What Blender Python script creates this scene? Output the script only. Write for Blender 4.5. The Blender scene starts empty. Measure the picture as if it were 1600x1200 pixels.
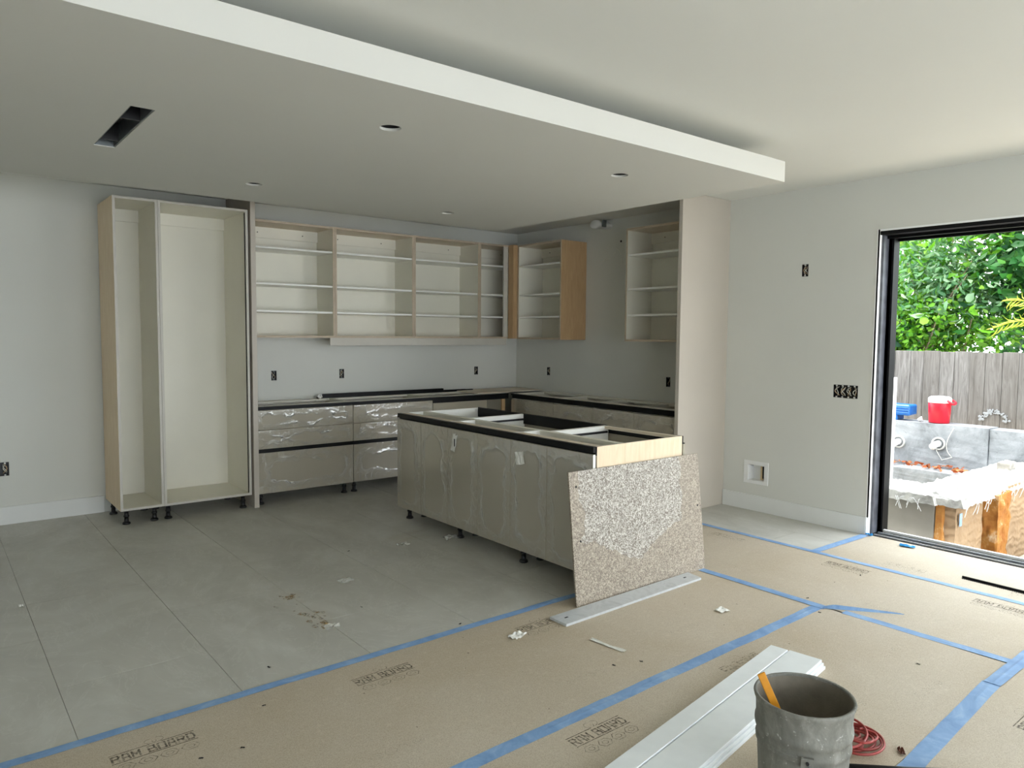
import bpy, bmesh, math, random
import numpy as np
from mathutils import Vector, Matrix, noise
random.seed(7); rng = np.random.default_rng(7)
S = bpy.context.scene; COL = S.collection

# ------------------------------------------------------------------ camera, world, sun, exposure
F_PX = 1144.5
yaw, pitch, roll = -0.679807614, -0.0677101236, 0.00835818758
cy, sy, cp, sp = math.cos(yaw), math.sin(yaw), math.cos(pitch), math.sin(pitch)
fw = Vector((-sy*cp, cy*cp, sp)); rt = Vector((cy, sy, 0)); up = rt.cross(fw)
r2 = rt*math.cos(roll)+up*math.sin(roll); u2 = up*math.cos(roll)-rt*math.sin(roll)
cam = bpy.data.cameras.new('camera'); cam.sensor_width = 36; cam.lens = F_PX/1600*36
cam.clip_start = .05; cam.clip_end = 200
camo = bpy.data.objects.new('camera', cam); COL.objects.link(camo)
M4 = Matrix((r2, u2, -fw)).transposed().to_4x4(); M4.translation = (-5.66865, -6.9309, 1.53)
camo.matrix_world = M4; S.camera = camo
w = bpy.data.worlds.new('sky'); S.world = w; w.use_nodes = True
bg = w.node_tree.nodes['Background']; bg.inputs[0].default_value = (.89, .945, 1, 1); bg.inputs[1].default_value = 6.2
sun = bpy.data.lights.new('sun', 'SUN'); sun.energy = 3.2; sun.angle = math.radians(3); sun.color = (1, .95, .86)
so = bpy.data.objects.new('sun', sun); COL.objects.link(so)
so.rotation_euler = Vector((.20, -.26, -.94)).to_track_quat('-Z', 'Y').to_euler(); so.location = (3, 0, 8)
vs = S.view_settings; vs.view_transform = 'Standard'; vs.look = 'None'; vs.gamma = 1; vs.use_curve_mapping = False; vs.exposure = 0.33
S.cycles.max_bounces = 10; S.cycles.diffuse_bounces = 6; S.cycles.transparent_max_bounces = 12
S.cycles.use_denoising = True; S.cycles.caustics_reflective = False; S.cycles.caustics_refractive = False

# ------------------------------------------------------------------ materials
def lin(c): return tuple((x/255/12.92 if x/255 <= .04045 else ((x/255+.055)/1.055)**2.4) for x in c)+(1,)
class NT:
    def __init__(s, name):
        s.m = bpy.data.materials.new(name); s.m.use_nodes = True; s.t = s.m.node_tree
        s.b = s.t.nodes['Principled BSDF']; s.o = s.t.nodes['Material Output']
    def n(s, typ, **k):
        x = s.t.nodes.new(typ)
        for a, v in k.items():
            if a.startswith('i_'):
                x.inputs[int(a[2:]) if a[2:].isdigit() else a[2:].replace('_', ' ')].default_value = v
            else: setattr(x, a, v)
        return x
    def l(s, a, b): s.t.links.new(a, b)
    def coord(s, scale=(1, 1, 1), rot=(0, 0, 0), which='Object'):
        if which == 'World': g = s.n('ShaderNodeNewGeometry').outputs['Position']
        else: g = s.n('ShaderNodeTexCoord').outputs[which]
        mp = s.n('ShaderNodeMapping'); mp.inputs['Scale'].default_value = scale; mp.inputs['Rotation'].default_value = rot
        s.l(g, mp.inputs[0]); return mp.outputs[0]
    def noise(s, co, scale, det=4, rough=.5, dist=0):
        x = s.n('ShaderNodeTexNoise'); x.inputs['Scale'].default_value = scale; x.inputs['Detail'].default_value = det
        x.inputs['Roughness'].default_value = rough; x.inputs['Distortion'].default_value = dist; s.l(co, x.inputs['Vector']); return x.outputs['Fac']
    def ramp(s, fac, stops):
        x = s.n('ShaderNodeValToRGB'); e = x.color_ramp.elements
        while len(e) < len(stops): e.new(.5)
        for i, (p, c) in enumerate(stops): e[i].position = p; e[i].color = c if len(c) == 4 else c+(1,)
        s.l(fac, x.inputs[0]); return x.outputs[0]
    def mix(s, f, a, b, mode='MIX'):
        x = s.n('ShaderNodeMix', data_type='RGBA', blend_type=mode)
        for sock, v in ((x.inputs[0], f), (x.inputs[6], a), (x.inputs[7], b)):
            if hasattr(v, 'links') or isinstance(v, bpy.types.NodeSocket): s.l(v, sock)
            else: sock.default_value = v
        return x.outputs[2]
    def math(s, op, a, b=None, c=None):
        x = s.n('ShaderNodeMath', operation=op)
        for i, v in enumerate((a, b, c)):
            if v is None: continue
            if isinstance(v, bpy.types.NodeSocket): s.l(v, x.inputs[i])
            else: x.inputs[i].default_value = v
        return x.outputs[0]
    def col(s, v):
        if isinstance(v, bpy.types.NodeSocket): s.l(v, s.b.inputs['Base Color'])
        else: s.b.inputs['Base Color'].default_value = v
    def rough(s, v):
        if isinstance(v, bpy.types.NodeSocket): s.l(v, s.b.inputs['Roughness'])
        else: s.b.inputs['Roughness'].default_value = v
    def bump(s, h, strength=.2, dist=.01):
        x = s.n('ShaderNodeBump'); x.inputs['Strength'].default_value = strength; x.inputs['Distance'].default_value = dist
        s.l(h, x.inputs['Height']); s.l(x.outputs[0], s.b.inputs['Normal'])
def plain(name, c, rough=.5, var=.06, scale=6, metal=0, bump=0, spec=.5):
    t = NT(name); co = t.coord(which='World'); nz = t.noise(co, scale, 5)
    c = lin(c); lo = tuple(v*(1-var) for v in c[:3])+(1,); hi = tuple(min(1, v*(1+var)) for v in c[:3])+(1,)
    t.col(t.ramp(nz, [(.3, lo), (.7, hi)])); t.rough(rough); t.b.inputs['Metallic'].default_value = metal
    t.b.inputs['Specular IOR Level'].default_value = spec
    if bump: t.bump(t.noise(co, scale*12, 3), bump, .004)
    return t.m
M = {}
M['wall'] = plain('wall_paint', (213, 214, 208), .85, .015, 1.5, bump=.05, spec=.2)
M['ceil'] = plain('ceiling_paint', (226, 227, 222), .9, .01, 1.2, spec=.15)
M['cloud'] = plain('soffit_paint', (216, 216, 210), .9, .015, 1.0, spec=.15)
M['trim'] = plain('trim_paint', (222, 224, 222), .45, .02, 5)
M['bead'] = plain('corner_bead_white', (240, 242, 242), .5, .01, 5)
M['black'] = plain('black_aluminium', (9, 10, 12), .45, .15, 30, spec=.25)
M['blackpl'] = plain('black_plastic', (15, 15, 17), .4, .1, 40)
M['steel'] = plain('galvanised_steel', (120, 126, 128), .45, .15, 25, metal=.7)
M['alu'] = plain('sill_aluminium', (190, 194, 200), .3, .1, 18, metal=.6)
M['mel'] = plain('cream_melamine', (226, 223, 210), .45, .02, 3)
M['melw'] = plain('white_melamine', (238, 238, 232), .35, .015, 3)
M['edge'] = plain('grey_edge_banding', (196, 192, 182), .5, .03, 9)
M['taupe'] = plain('taupe_lacquer', (172, 165, 148), .32, .02, 3)
M['taupe_panel'] = plain('taupe_end_panel', (190, 182, 170), .5, .03, 2)
M['white_pl'] = plain('white_plastic', (232, 233, 232), .4, .02, 8)
M['paper'] = plain('white_paper', (228, 228, 222), .8, .05, 30)
M['white_foam'] = plain('primed_white_plank', (224, 229, 230), .5, .03, 14, bump=.05)
M['pipe'] = plain('grey_pvc_pipe', (190, 190, 184), .5, .06, 14)
M['red'] = plain('red_plastic', (196, 14, 40), .35, .06, 10)
M['bluepl'] = plain('blue_plastic', (16, 96, 172), .35, .12, 14)
M['yellow'] = plain('yellow_stick', (208, 140, 30), .45, .12, 25)
M['cord'] = plain('red_cord_rubber', (158, 62, 58), .4, .12, 60)
M['copper'] = plain('bare_wire', (180, 150, 110), .4, .1, 40)
M['wirew'] = plain('white_wire', (200, 200, 190), .5, .1, 40)
M['leafbrown'] = plain('dead_leaf', (92, 50, 30), .8, .3, 60)
M['rock'] = plain('grey_rubble', (150, 146, 138), .95, .35, 12, bump=.5)
M['lumber'] = plain('raw_lumber', (222, 200, 160), .7, .1, 20)
M['splat'] = plain('cement_splash', (132, 135, 136), .9, .1, 30)
M['soil'] = plain('sandy_soil', (196, 184, 164), .95, .25, 9, bump=.5)
M['hole'] = plain('dark_cavity', (22, 22, 24), .8, .2, 12)
def wood(name, a, b, sc=(2, 2, 14), rough=.5):
    t = NT(name); co = t.coord(sc, which='World'); nz = t.noise(co, 3, 6, .6, .6)
    t.col(t.ramp(nz, [(.3, lin(a)), (.7, lin(b))])); t.rough(rough); t.bump(nz, .05, .002); return t.m
M['birch'] = wood('birch_veneer', (222, 198, 164), (236, 216, 186), (14, 14, 2))
M['birch_light'] = wood('pale_birch_veneer', (226, 204, 170), (240, 222, 194), (12, 12, 1.6))
M['birch_dark'] = wood('tan_birch_veneer', (178, 146, 106), (194, 162, 122), (12, 12, 1.6))
M['birch_h'] = wood('birch_rail', (214, 200, 178), (226, 214, 196), (2, 2, 14))
M['edgebrown'] = wood('raw_birch_edge', (182, 165, 142), (196, 180, 158), (3, 3, 3))
# floor tile: pale stone look
t = NT('stone_tile'); co = t.coord((1, .55, 1), which='World'); a = t.noise(co, 1.6, 7, .62, 1.3); b = t.noise(co, 9, 5, .6, .4)
base = t.ramp(a, [(.3, lin((178, 177, 169))), (.52, lin((191, 190, 182))), (.7, lin((203, 203, 196)))])
vein = t.ramp(t.noise(co, 3.2, 8, .7, 1.8), [(.485, (0, 0, 0)), (.5, (1, 1, 1)), (.515, (0, 0, 0))])
c1 = t.mix(t.math('MULTIPLY', vein, .35), base, lin((218, 218, 211)))
st = t.ramp(t.noise(t.coord((1.1, 1, 1), which='World'), 1.1, 6, .7, .8), [(.62, (0, 0, 0)), (.75, (.55, .55, .55))])
c2 = t.mix(st, c1, lin((178, 168, 148)))
oi = t.n('ShaderNodeObjectInfo'); c3 = t.mix(t.math('MULTIPLY', oi.outputs['Random'], .10), c2, lin((150, 150, 144)))
t.col(c3); t.rough(t.ramp(b, [(.3, (.34, .34, .34)), (.7, (.52, .52, .52))])); t.bump(b, .04, .002); M['tile'] = t.m
M['grout'] = plain('tile_grout', (158, 158, 150), .9, .08, 20)
# kraft board
t = NT('kraft_board'); co = t.coord(which='World'); a = t.noise(co, 1.3, 5, .6, .5); f = t.noise(co, 260, 2, .6); g = t.noise(co, 26, 6, .75)
c = t.ramp(a, [(.3, lin((186, 174, 152))), (.7, lin((201, 192, 175)))])
c = t.mix(t.ramp(f, [(.35, (.5, .5, .5)), (.6, (0, 0, 0))]), c, lin((146, 128, 106)))
c = t.mix(t.ramp(g, [(.55, (0, 0, 0)), (.72, (.38, .38, .38))]), c, lin((216, 206, 188)))
sp_ = t.noise(t.coord(which='World'), 38, 1, .4); sc_ = t.ramp(t.noise(t.coord((34, 5, 1), (0, 0, .5), which='World'), 1.2, 4, .75, 1.2), [(.70, (0, 0, 0)), (.74, (.5, .5, .5))]); c = t.mix(sc_, c, lin((120, 108, 94)))
c = t.mix(t.ramp(sp_, [(.19, (1, 1, 1)), (.21, (0, 0, 0))]), c, lin((92, 80, 68)))
t.col(c); t.rough(.62); t.bump(g, .08, .003); M['kraft'] = t.m
t = NT('printed_ink'); co = t.coord(which='World'); g = t.noise(co, 60, 4, .7)
t.col(lin((110, 100, 88))); t.rough(.8); tr = t.n('ShaderNodeBsdfTransparent'); mx = t.n('ShaderNodeMixShader')
t.l(t.ramp(g, [(.42, (.2, .2, .2)), (.58, (.72, .72, .72))]), mx.inputs[0]); t.l(tr.outputs[0], mx.inputs[1]); t.l(t.b.outputs[0], mx.inputs[2]); t.l(mx.outputs[0], t.o.inputs[0]); M['ink'] = t.m
t = NT('printed_ink_worn'); co = t.coord(which='World'); g = t.noise(co, 45, 4, .7)
t.col(lin((116, 106, 92))); t.rough(.8); tr = t.n('ShaderNodeBsdfTransparent'); mx = t.n('ShaderNodeMixShader')
t.l(t.ramp(g, [(.45, (0, 0, 0)), (.62, (.4, .4, .4))]), mx.inputs[0]); t.l(tr.outputs[0], mx.inputs[1]); t.l(t.b.outputs[0], mx.inputs[2]); t.l(mx.outputs[0], t.o.inputs[0]); M['inkworn'] = t.m
# masking tape
t = NT('blue_tape'); co = t.coord(which='World'); a = t.noise(co, 7, 6, .7, .8); f = t.noise(co, 120, 3, .7)
c = t.ramp(a, [(.3, lin((104, 142, 190))), (.55, lin((128, 164, 206))), (.75, lin((162, 190, 216)))])
t.col(c); t.rough(.6); t.bump(f, .15, .002); M['tape'] = t.m
M['tape2'] = plain('bright_blue_tape', (44, 150, 214), .55, .1, 30)
# film wrap: real thin plastic, clear with gloss
t = NT('clear_wrap'); tr = t.n('ShaderNodeBsdfTransparent'); gl = t.n('ShaderNodeBsdfGlossy'); gl.inputs['Roughness'].default_value = .16
df = t.n('ShaderNodeBsdfDiffuse'); df.inputs[0].default_value = (.85, .86, .82, 1)
m1 = t.n('ShaderNodeMixShader'); m2 = t.n('ShaderNodeMixShader'); at = t.n('ShaderNodeAttribute'); at.attribute_name = 'crease'
t.l(t.math('MULTIPLY_ADD', at.outputs['Fac'], .42, .0), m1.inputs[0]); t.l(tr.outputs[0], m1.inputs[1]); t.l(df.outputs[0], m1.inputs[2])
lw = t.n('ShaderNodeLayerWeight'); lw.inputs[0].default_value = .35
t.l(t.math('ADD', t.math('MULTIPLY_ADD', lw.outputs['Fresnel'], .26, .015), t.math('MULTIPLY', at.outputs['Fac'], .22)), m2.inputs[0]); t.l(m1.outputs[0], m2.inputs[1]); t.l(gl.outputs[0], m2.inputs[2]); t.l(m2.outputs[0], t.o.inputs[0]); M['film'] = t.m
M['scrapfilm'] = None
t = NT('scrap_film'); t.col(lin((214, 214, 206))); t.rough(.3); tr = t.n('ShaderNodeBsdfTransparent'); mx = t.n('ShaderNodeMixShader'); mx.inputs[0].default_value = .42; t.l(tr.outputs[0], mx.inputs[1]); t.l(t.b.outputs[0], mx.inputs[2]); t.l(mx.outputs[0], t.o.inputs[0]); M['scrapfilm'] = t.m
# speckled sheet leaning on the island
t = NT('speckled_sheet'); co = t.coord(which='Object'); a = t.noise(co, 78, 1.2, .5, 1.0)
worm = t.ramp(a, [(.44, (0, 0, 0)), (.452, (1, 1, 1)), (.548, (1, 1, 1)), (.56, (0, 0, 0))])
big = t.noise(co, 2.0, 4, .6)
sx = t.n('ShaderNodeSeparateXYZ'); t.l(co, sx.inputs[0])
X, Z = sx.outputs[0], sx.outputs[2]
# field of whiter marks: a rough pentagon (full at the top, pointed below)
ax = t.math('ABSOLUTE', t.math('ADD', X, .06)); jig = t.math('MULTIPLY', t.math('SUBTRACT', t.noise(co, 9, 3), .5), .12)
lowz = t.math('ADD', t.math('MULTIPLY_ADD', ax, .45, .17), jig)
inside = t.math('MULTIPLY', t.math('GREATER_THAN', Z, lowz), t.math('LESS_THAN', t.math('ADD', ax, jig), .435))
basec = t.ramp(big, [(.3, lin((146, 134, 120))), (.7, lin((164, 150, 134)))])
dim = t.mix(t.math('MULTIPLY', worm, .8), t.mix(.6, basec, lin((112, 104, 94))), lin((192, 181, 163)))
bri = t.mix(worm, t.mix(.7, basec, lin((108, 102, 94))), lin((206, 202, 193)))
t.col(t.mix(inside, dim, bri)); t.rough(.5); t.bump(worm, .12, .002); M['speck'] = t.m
# marble look strip
t = NT('grey_marble'); co = t.coord(which='World'); a = t.noise(co, 5, 8, .7, 1.6)
t.col(t.ramp(a, [(.3, lin((168, 172, 174))), (.5, lin((196, 200, 202))), (.7, lin((178, 182, 184)))])); t.rough(.35); M['marble'] = t.m
# old bucket plastic with dried plaster
t = NT('plastered_bucket'); co = t.coord((1, 1, .45), which='World'); a = t.noise(co, 11, 7, .7, .8); b = t.noise(t.coord(which='World'), 55, 4, .7)
c = t.ramp(a, [(.3, lin((98, 98, 92))), (.5, lin((122, 122, 115))), (.68, lin((150, 150, 143)))])
c = t.mix(t.ramp(b, [(.62, (0, 0, 0)), (.7, (.8, .8, .8))]), c, lin((188, 188, 182)))
t.col(c); t.rough(.75); t.bump(b, .25, .004); M['bucket'] = t.m
M['bucket_in'] = plain('bucket_inside', (118, 112, 100), .8, .2, 14, bump=.2)
# weathered fence
t = NT('weathered_cedar'); co = t.coord((6, 9, .8), which='World'); a = t.noise(co, 3, 7, .65, .8)
oi = t.n('ShaderNodeObjectInfo'); c = t.ramp(a, [(.28, lin((66, 62, 58))), (.5, lin((102, 99, 95))), (.72, lin((128, 125, 122)))])
c = t.mix(t.math('MULTIPLY', oi.outputs['Random'], .5), c, lin((80, 75, 68)))
vo = t.n('ShaderNodeTexVoronoi'); vo.inputs['Scale'].default_value = 1.6; t.l(t.coord((1, 1.6, 1), which='World'), vo.inputs['Vector'])
c = t.mix(t.ramp(vo.outputs['Distance'], [(.05, (1, 1, 1)), (.09, (0, 0, 0))]), c, lin((44, 38, 34)))
t.col(c); t.rough(.9); t.bump(a, .3, .006); M['fence'] = t.m
t = NT('raw_concrete'); co = t.coord(which='World'); a = t.noise(co, 3, 8, .7, .6); b = t.noise(co, 30, 5, .7)
c = t.ramp(a, [(.3, lin((90, 93, 96))), (.5, lin((126, 130, 133))), (.7, lin((152, 155, 158)))])
c = t.mix(t.ramp(b, [(.3, (.5, .5, .5)), (.4, (0, 0, 0))]), c, lin((82, 86, 90)))
t.col(c); t.rough(.9); t.bump(b, .3, .006); M['conc'] = t.m
t = NT('tan_foam_form'); co = t.coord(which='World'); a = t.noise(co, 5, 5, .6, .5)
wv = t.n('ShaderNodeTexWave'); wv.bands_direction = 'Z'; wv.inputs['Scale'].default_value = 5; wv.inputs['Distortion'].default_value = 9; wv.inputs['Detail'].default_value = 3; t.l(co, wv.inputs['Vector'])
t.col(t.ramp(a, [(.3, lin((132, 108, 80))), (.7, lin((156, 132, 102)))])); t.rough(.85); t.bump(wv.outputs['Fac'], .6, .012); M['foam'] = t.m
M['greywall'] = plain('grey_coated_face', (120, 115, 104), .85, .08, 7, bump=.1)
M['mortar'] = plain('white_mortar', (168, 166, 160), .95, .35, 16, bump=.6)
t = NT('orange_foam'); co = t.coord(which='World'); a = t.noise(co, 7, 6, .7)
t.col(t.ramp(a, [(.35, lin((140, 84, 26))), (.55, lin((160, 110, 48))), (.7, lin((196, 176, 146)))])); t.rough(.85); t.bump(a, .5, .01); M['orange'] = t.m
def leafmat(name, cols):
    t = NT(name); g = t.n('ShaderNodeNewGeometry'); oi = t.n('ShaderNodeObjectInfo')
    r = t.math('FRACT', t.math('ADD', g.outputs['Random Per Island'], oi.outputs['Random']))
    c = t.ramp(r, [(i/(len(cols)-1), lin(x)) for i, x in enumerate(cols)])
    t.col(c); t.rough(.45); t.b.inputs['Specular IOR Level'].default_value = .35; tl = t.n('ShaderNodeBsdfTranslucent'); t.l(c, tl.inputs[0]); mx = t.n('ShaderNodeMixShader'); mx.inputs[0].default_value = .42
    t.l(t.b.outputs[0], mx.inputs[1]); t.l(tl.outputs[0], mx.inputs[2]); t.l(mx.outputs[0], t.o.inputs[0]); return t.m
M['leafA'] = leafmat('bright_leaves', [(78, 142, 34), (120, 178, 50), (58, 116, 44), (160, 200, 76)])
M['leafB'] = leafmat('grey_green_leaves', [(84, 132, 84), (124, 164, 116), (60, 106, 70), (168, 192, 156)])
M['leafC'] = leafmat('deep_leaves', [(34, 84, 38), (58, 118, 50), (26, 68, 42), (90, 146, 70)])
M['leafP'] = leafmat('palm_leaflets', [(196, 208, 70), (224, 226, 110)])
M['bark'] = wood('bark', (110, 96, 78), (150, 134, 112), (3, 3, 12), .9)
M['fallen'] = leafmat('fallen_leaves', [(168, 84, 40), (120, 60, 34), (206, 140, 90)])

# ------------------------------------------------------------------ builders
def link_mesh(name, me, mat, parent=None, off=None):
    o = bpy.data.objects.new(name, me); COL.objects.link(o)
    if mat is not None and not me.materials: me.materials.append(M[mat] if isinstance(mat, str) else mat)
    if parent is not None: o.parent = parent
    return o
def root_loc(p):
    v = Vector((0, 0, 0))
    while p is not None: v += p.location; p = p.parent
    return v
def obj(name, bm, mat, parent=None, smooth=False, label=None, origin=None):
    off = root_loc(parent) if parent is not None else (Vector(origin) if origin is not None else Vector((0, 0, 0)))
    bmesh.ops.translate(bm, verts=bm.verts, vec=-off)
    me = bpy.data.meshes.new(name); bm.to_mesh(me); bm.free()
    if smooth:
        for p in me.polygons: p.use_smooth = True
    o = link_mesh(name, me, mat, parent)
    if parent is None: o.location = off
    if label: o['label'] = label
    return o
def add_box(bm, x0, x1, y0, y1, z0, z1, bev=0):
    x0, x1 = sorted((x0, x1)); y0, y1 = sorted((y0, y1)); z0, z1 = sorted((z0, z1))
    r = bmesh.ops.create_cube(bm, size=1)
    for v in r['verts']:
        v.co = Vector(((x0+x1)/2+v.co.x*(x1-x0), (y0+y1)/2+v.co.y*(y1-y0), (z0+z1)/2+v.co.z*(z1-z0)))
    if bev:
        es = list({e for v in r['verts'] for e in v.link_edges}); bmesh.ops.bevel(bm, geom=es, offset=bev, segments=1, affect='EDGES', profile=.5)
    return r['verts']
def bx(*boxes, bev=0):
    bm = bmesh.new()
    for b in boxes: add_box(bm, *b, bev=bev)
    return bm
def part(name, root, mat, *boxes, bev=0, label=None): return obj(name, bx(*boxes, bev=bev), mat, root, label=label)
def thing(name, label, cat, loc=(0, 0, 0), group=None):
    o = bpy.data.objects.new(name, None); o.empty_display_size = .1; COL.objects.link(o); o.location = loc
    o['label'] = label; o['category'] = cat
    if group: o['group'] = group
    return o
def tag(o, label, cat, group=None, kind=None):
    o['label'] = label; o['category'] = cat
    if group: o['group'] = group
    if kind: o['kind'] = kind
    return o
def struct(o): o['kind'] = 'structure'; return o
def lathe(bm, prof, c, n=32, axis='z', sx=1, sy=1):
    rings = []
    for r, h in prof:
        ring = []
        for i in range(n):
            a = 2*math.pi*i/n; u, v = r*math.cos(a)*sx, r*math.sin(a)*sy
            p = (u, v, h) if axis == 'z' else ((h, u, v) if axis == 'x' else (u, h, v))
            ring.append(bm.verts.new(Vector(c)+Vector(p)))
        rings.append(ring)
    for a, b in zip(rings, rings[1:]):
        for i in range(n): bm.faces.new((a[i], a[(i+1) % n], b[(i+1) % n], b[i]))
    return rings
def cap(bm, ring): bm.faces.new(ring)
def tube(bm, pts, r, n=8, closed=False):
    pts = [Vector(p) for p in pts]; rings = []
    nrm = None
    for i, p in enumerate(pts):
        d = (pts[min(i+1, len(pts)-1)]-pts[max(i-1, 0)])
        if d.length < 1e-9: d = Vector((0, 0, 1))
        d.normalize()
        if nrm is None: nrm = d.orthogonal().normalized()
        nrm = (nrm-d*nrm.dot(d)); nrm = nrm.normalized() if nrm.length > 1e-6 else d.orthogonal().normalized()
        b = d.cross(nrm)
        rr = r[i] if isinstance(r, (list, tuple)) else r
        rings.append([bm.verts.new(p+nrm*rr*math.cos(2*math.pi*k/n)+b*rr*math.sin(2*math.pi*k/n)) for k in range(n)])
    for a, b in zip(rings, rings[1:]):
        for k in range(n): bm.faces.new((a[k], a[(k+1) % n], b[(k+1) % n], b[k]))
    bm.faces.new(rings[0][::-1]); bm.faces.new(rings[-1])
def fix(bm): bmesh.ops.recalc_face_normals(bm, faces=bm.faces); return bm
def cut(o, boxes=(), cyls=()):
    bm = bmesh.new()
    for b in boxes: add_box(bm, *b)
    for (x, y, z0, z1, r) in cyls:
        rr = lathe(bm, [(r, z0), (r, z1)], (x, y, 0), 28); cap(bm, rr[0][::-1]); cap(bm, rr[1])
    fix(bm); me = bpy.data.meshes.new('c'); bm.to_mesh(me); bm.free(); c = bpy.data.objects.new('c', me); COL.objects.link(c)
    m = o.modifiers.new('b', 'BOOLEAN'); m.operation = 'DIFFERENCE'; m.object = c; m.solver = 'EXACT'
    dg = bpy.context.evaluated_depsgraph_get(); new = bpy.data.meshes.new_from_object(o.evaluated_get(dg))
    o.modifiers.clear(); o.data = new; bpy.data.objects.remove(c)

# ------------------------------------------------------------------ the room
HC = 2.735; XL = -8.4; YR = -10.9
DY0, DY1, DZ = -4.31, -9.3, 2.33
floor = struct(obj('floor', bx((XL, 0, YR, 0, -.15, -.012)), 'grout'))
# large stone tiles, each its own piece, left out only where the cardboard hides them
k = 0; shared = {}
for i in range(-6, 8):
    xa = -4.65+.61*i
    xb = xa+.61
    if xb <= XL or xa >= 0: continue
    xa, xb = max(xa, XL+.01), min(xb, -.002)
    off = -3.35 if i % 2 else -2.11-.61
    for j in range(-5, 5):
        ya, yb = off+1.22*j, off+1.22*(j+1)
        ylim = -4.02 if xb < -1.74 else -4.42
        if yb <= ylim+.01 or ya >= -.002: continue
        ya, yb = max(ya, ylim), min(yb, -.002)
        if yb-ya < .02 or xb-xa < .02: continue
        g = .0009; key = (round(xb-xa, 3), round(yb-ya, 3))
        if key not in shared:
            bm = bx((0, xb-xa-2*g, 0, yb-ya-2*g, -.012, 0), bev=.0008); me = bpy.data.meshes.new('tile'); bm.to_mesh(me); bm.free(); me.materials.append(M['tile']); shared[key] = me
        o = bpy.data.objects.new('tile', shared[key]); COL.objects.link(o); o.location = (xa+g, ya+g, 0); o.parent = floor
struct(obj('ceiling', bx((XL, .2, YR, .2, HC, HC+.3)), 'ceil'))
wb = struct(obj('wall_back', bx((XL-.2, .2, 0, .2, -.15, HC+.3)), 'wall'))
wr = struct(obj('wall_right', bx((0, .27, YR-.2, 0, -.15, HC+.3)), 'wall'))
OB = [(-3.02, 1.113, 0), (-2.312, 1.113, 0), (-.608, 1.103, 0)]       # outlet boxes in the back wall: x, z
cut(wb, [(x-.027, x+.027, -.05, .06, z-.048, z+.048) for x, z, _ in OB]+[(-5.26, -5.155, -.05, .06, .385, .495)])
OR = [(-.59, 1.106, .027, .048), (-2.341, 1.078, .027, .048), (-3.728, 2.073, .028, .050), (-4.103, 1.101, .098, .052)]
cut(wr, [(-.05, .06, y-a, y+a, z-b, z+b) for y, z, a, b in OR]+[(-.05, .3, DY1, DY0, -.02, DZ), (-.05, .09, -3.418, -3.253, .262, .407)])
struct(obj('wall_left', bx((XL-.2, XL, YR, 0, -.15, HC+.3)), 'wall'))
wrr = struct(obj('wall_rear', bx((XL-.2, .2, YR-.2, YR, -.15, HC+.3)), 'wall'))
cut(wrr, [(-7.3, -1.3, YR-.3, YR+.1, .05, 2.42)])
fr = struct(obj('added_window_1', bx((-7.3, -7.22, YR-.12, YR-.05, .05, 2.42), (-1.38, -1.3, YR-.12, YR-.05, .05, 2.42), (-7.22, -1.38, YR-.12, YR-.05, .05, .13), (-7.22, -1.38, YR-.12, YR-.05, 2.34, 2.42), (-5.3, -5.22, YR-.12, YR-.05, .13, 2.34), (-3.35, -3.27, YR-.12, YR-.05, .13, 2.34)), 'black'))  # unseen rear window, added with its opening to fill the room with daylight
struct(obj('baseboard_back', bx((XL, -4.50, -.015, -.0005, 0, .142), bev=.002), 'trim'))
struct(obj('baseboard_right', bx((-.016, -.0005, -4.305, -3.005, 0, .137), bev=.002), 'trim'))
# door opening: white bead, black jamb, head and sill track
d = struct(obj('door_1', bx((.0345, .134, DY0-.022, DY0, .005, DZ-.03), (.0345, .05, DY0-.03, DY0-.022, .005, DZ-.03)), 'steel'))
d.data.materials.clear(); d.data.materials.append(plain('scuffed_black_frame', (84, 87, 94), .34, .5, 9, spec=.5))
o = part('jamb', d, 'black', (.135, .262, DY0-.045, DY0, 0, DZ-.03), (.135, .15, DY0-.06, DY0, 0, DZ-.03))
part('jamb', d, 'black', (0.01, .262, DY1, DY1+.05, 0, DZ-.03))
part('head', d, 'black', (.004, .262, DY1, DY0, DZ-.028, DZ), (.10, .13, DY1, DY0, DZ-.05, DZ-.028), (.235, .262, DY1, DY0, DZ-.06, DZ-.028))
part('sill', d, 'black', (.0, .262, DY1, DY0, -.02, .004))
part('sill_rail', d, 'alu', (.02, .032, DY1, DY0-.05, .004, .014), label='silver sill rail nearest the room')
part('sill_rail', d, 'alu', (.085, .10, DY1, DY0-.05, .004, .018), label='silver sill rail in the middle')
part('sill_rail', d, 'white_pl', (.17, .20, DY1, DY0-.05, .004, .022), label='white sill rail on the outer side')
struct(obj('trim_1', bx((-.003, .034, DY0-.012, DY0-.0002, .0, DZ-.001), (-.003, -.0002, DY0-.012, DY0+.008, .137, DZ+.012), (-.003, .012, DY1, DY0, DZ-.001, DZ+.012), (-.018, .008, DY0-.006, DY0+.006, 0, .137)), 'bead'))

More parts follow.
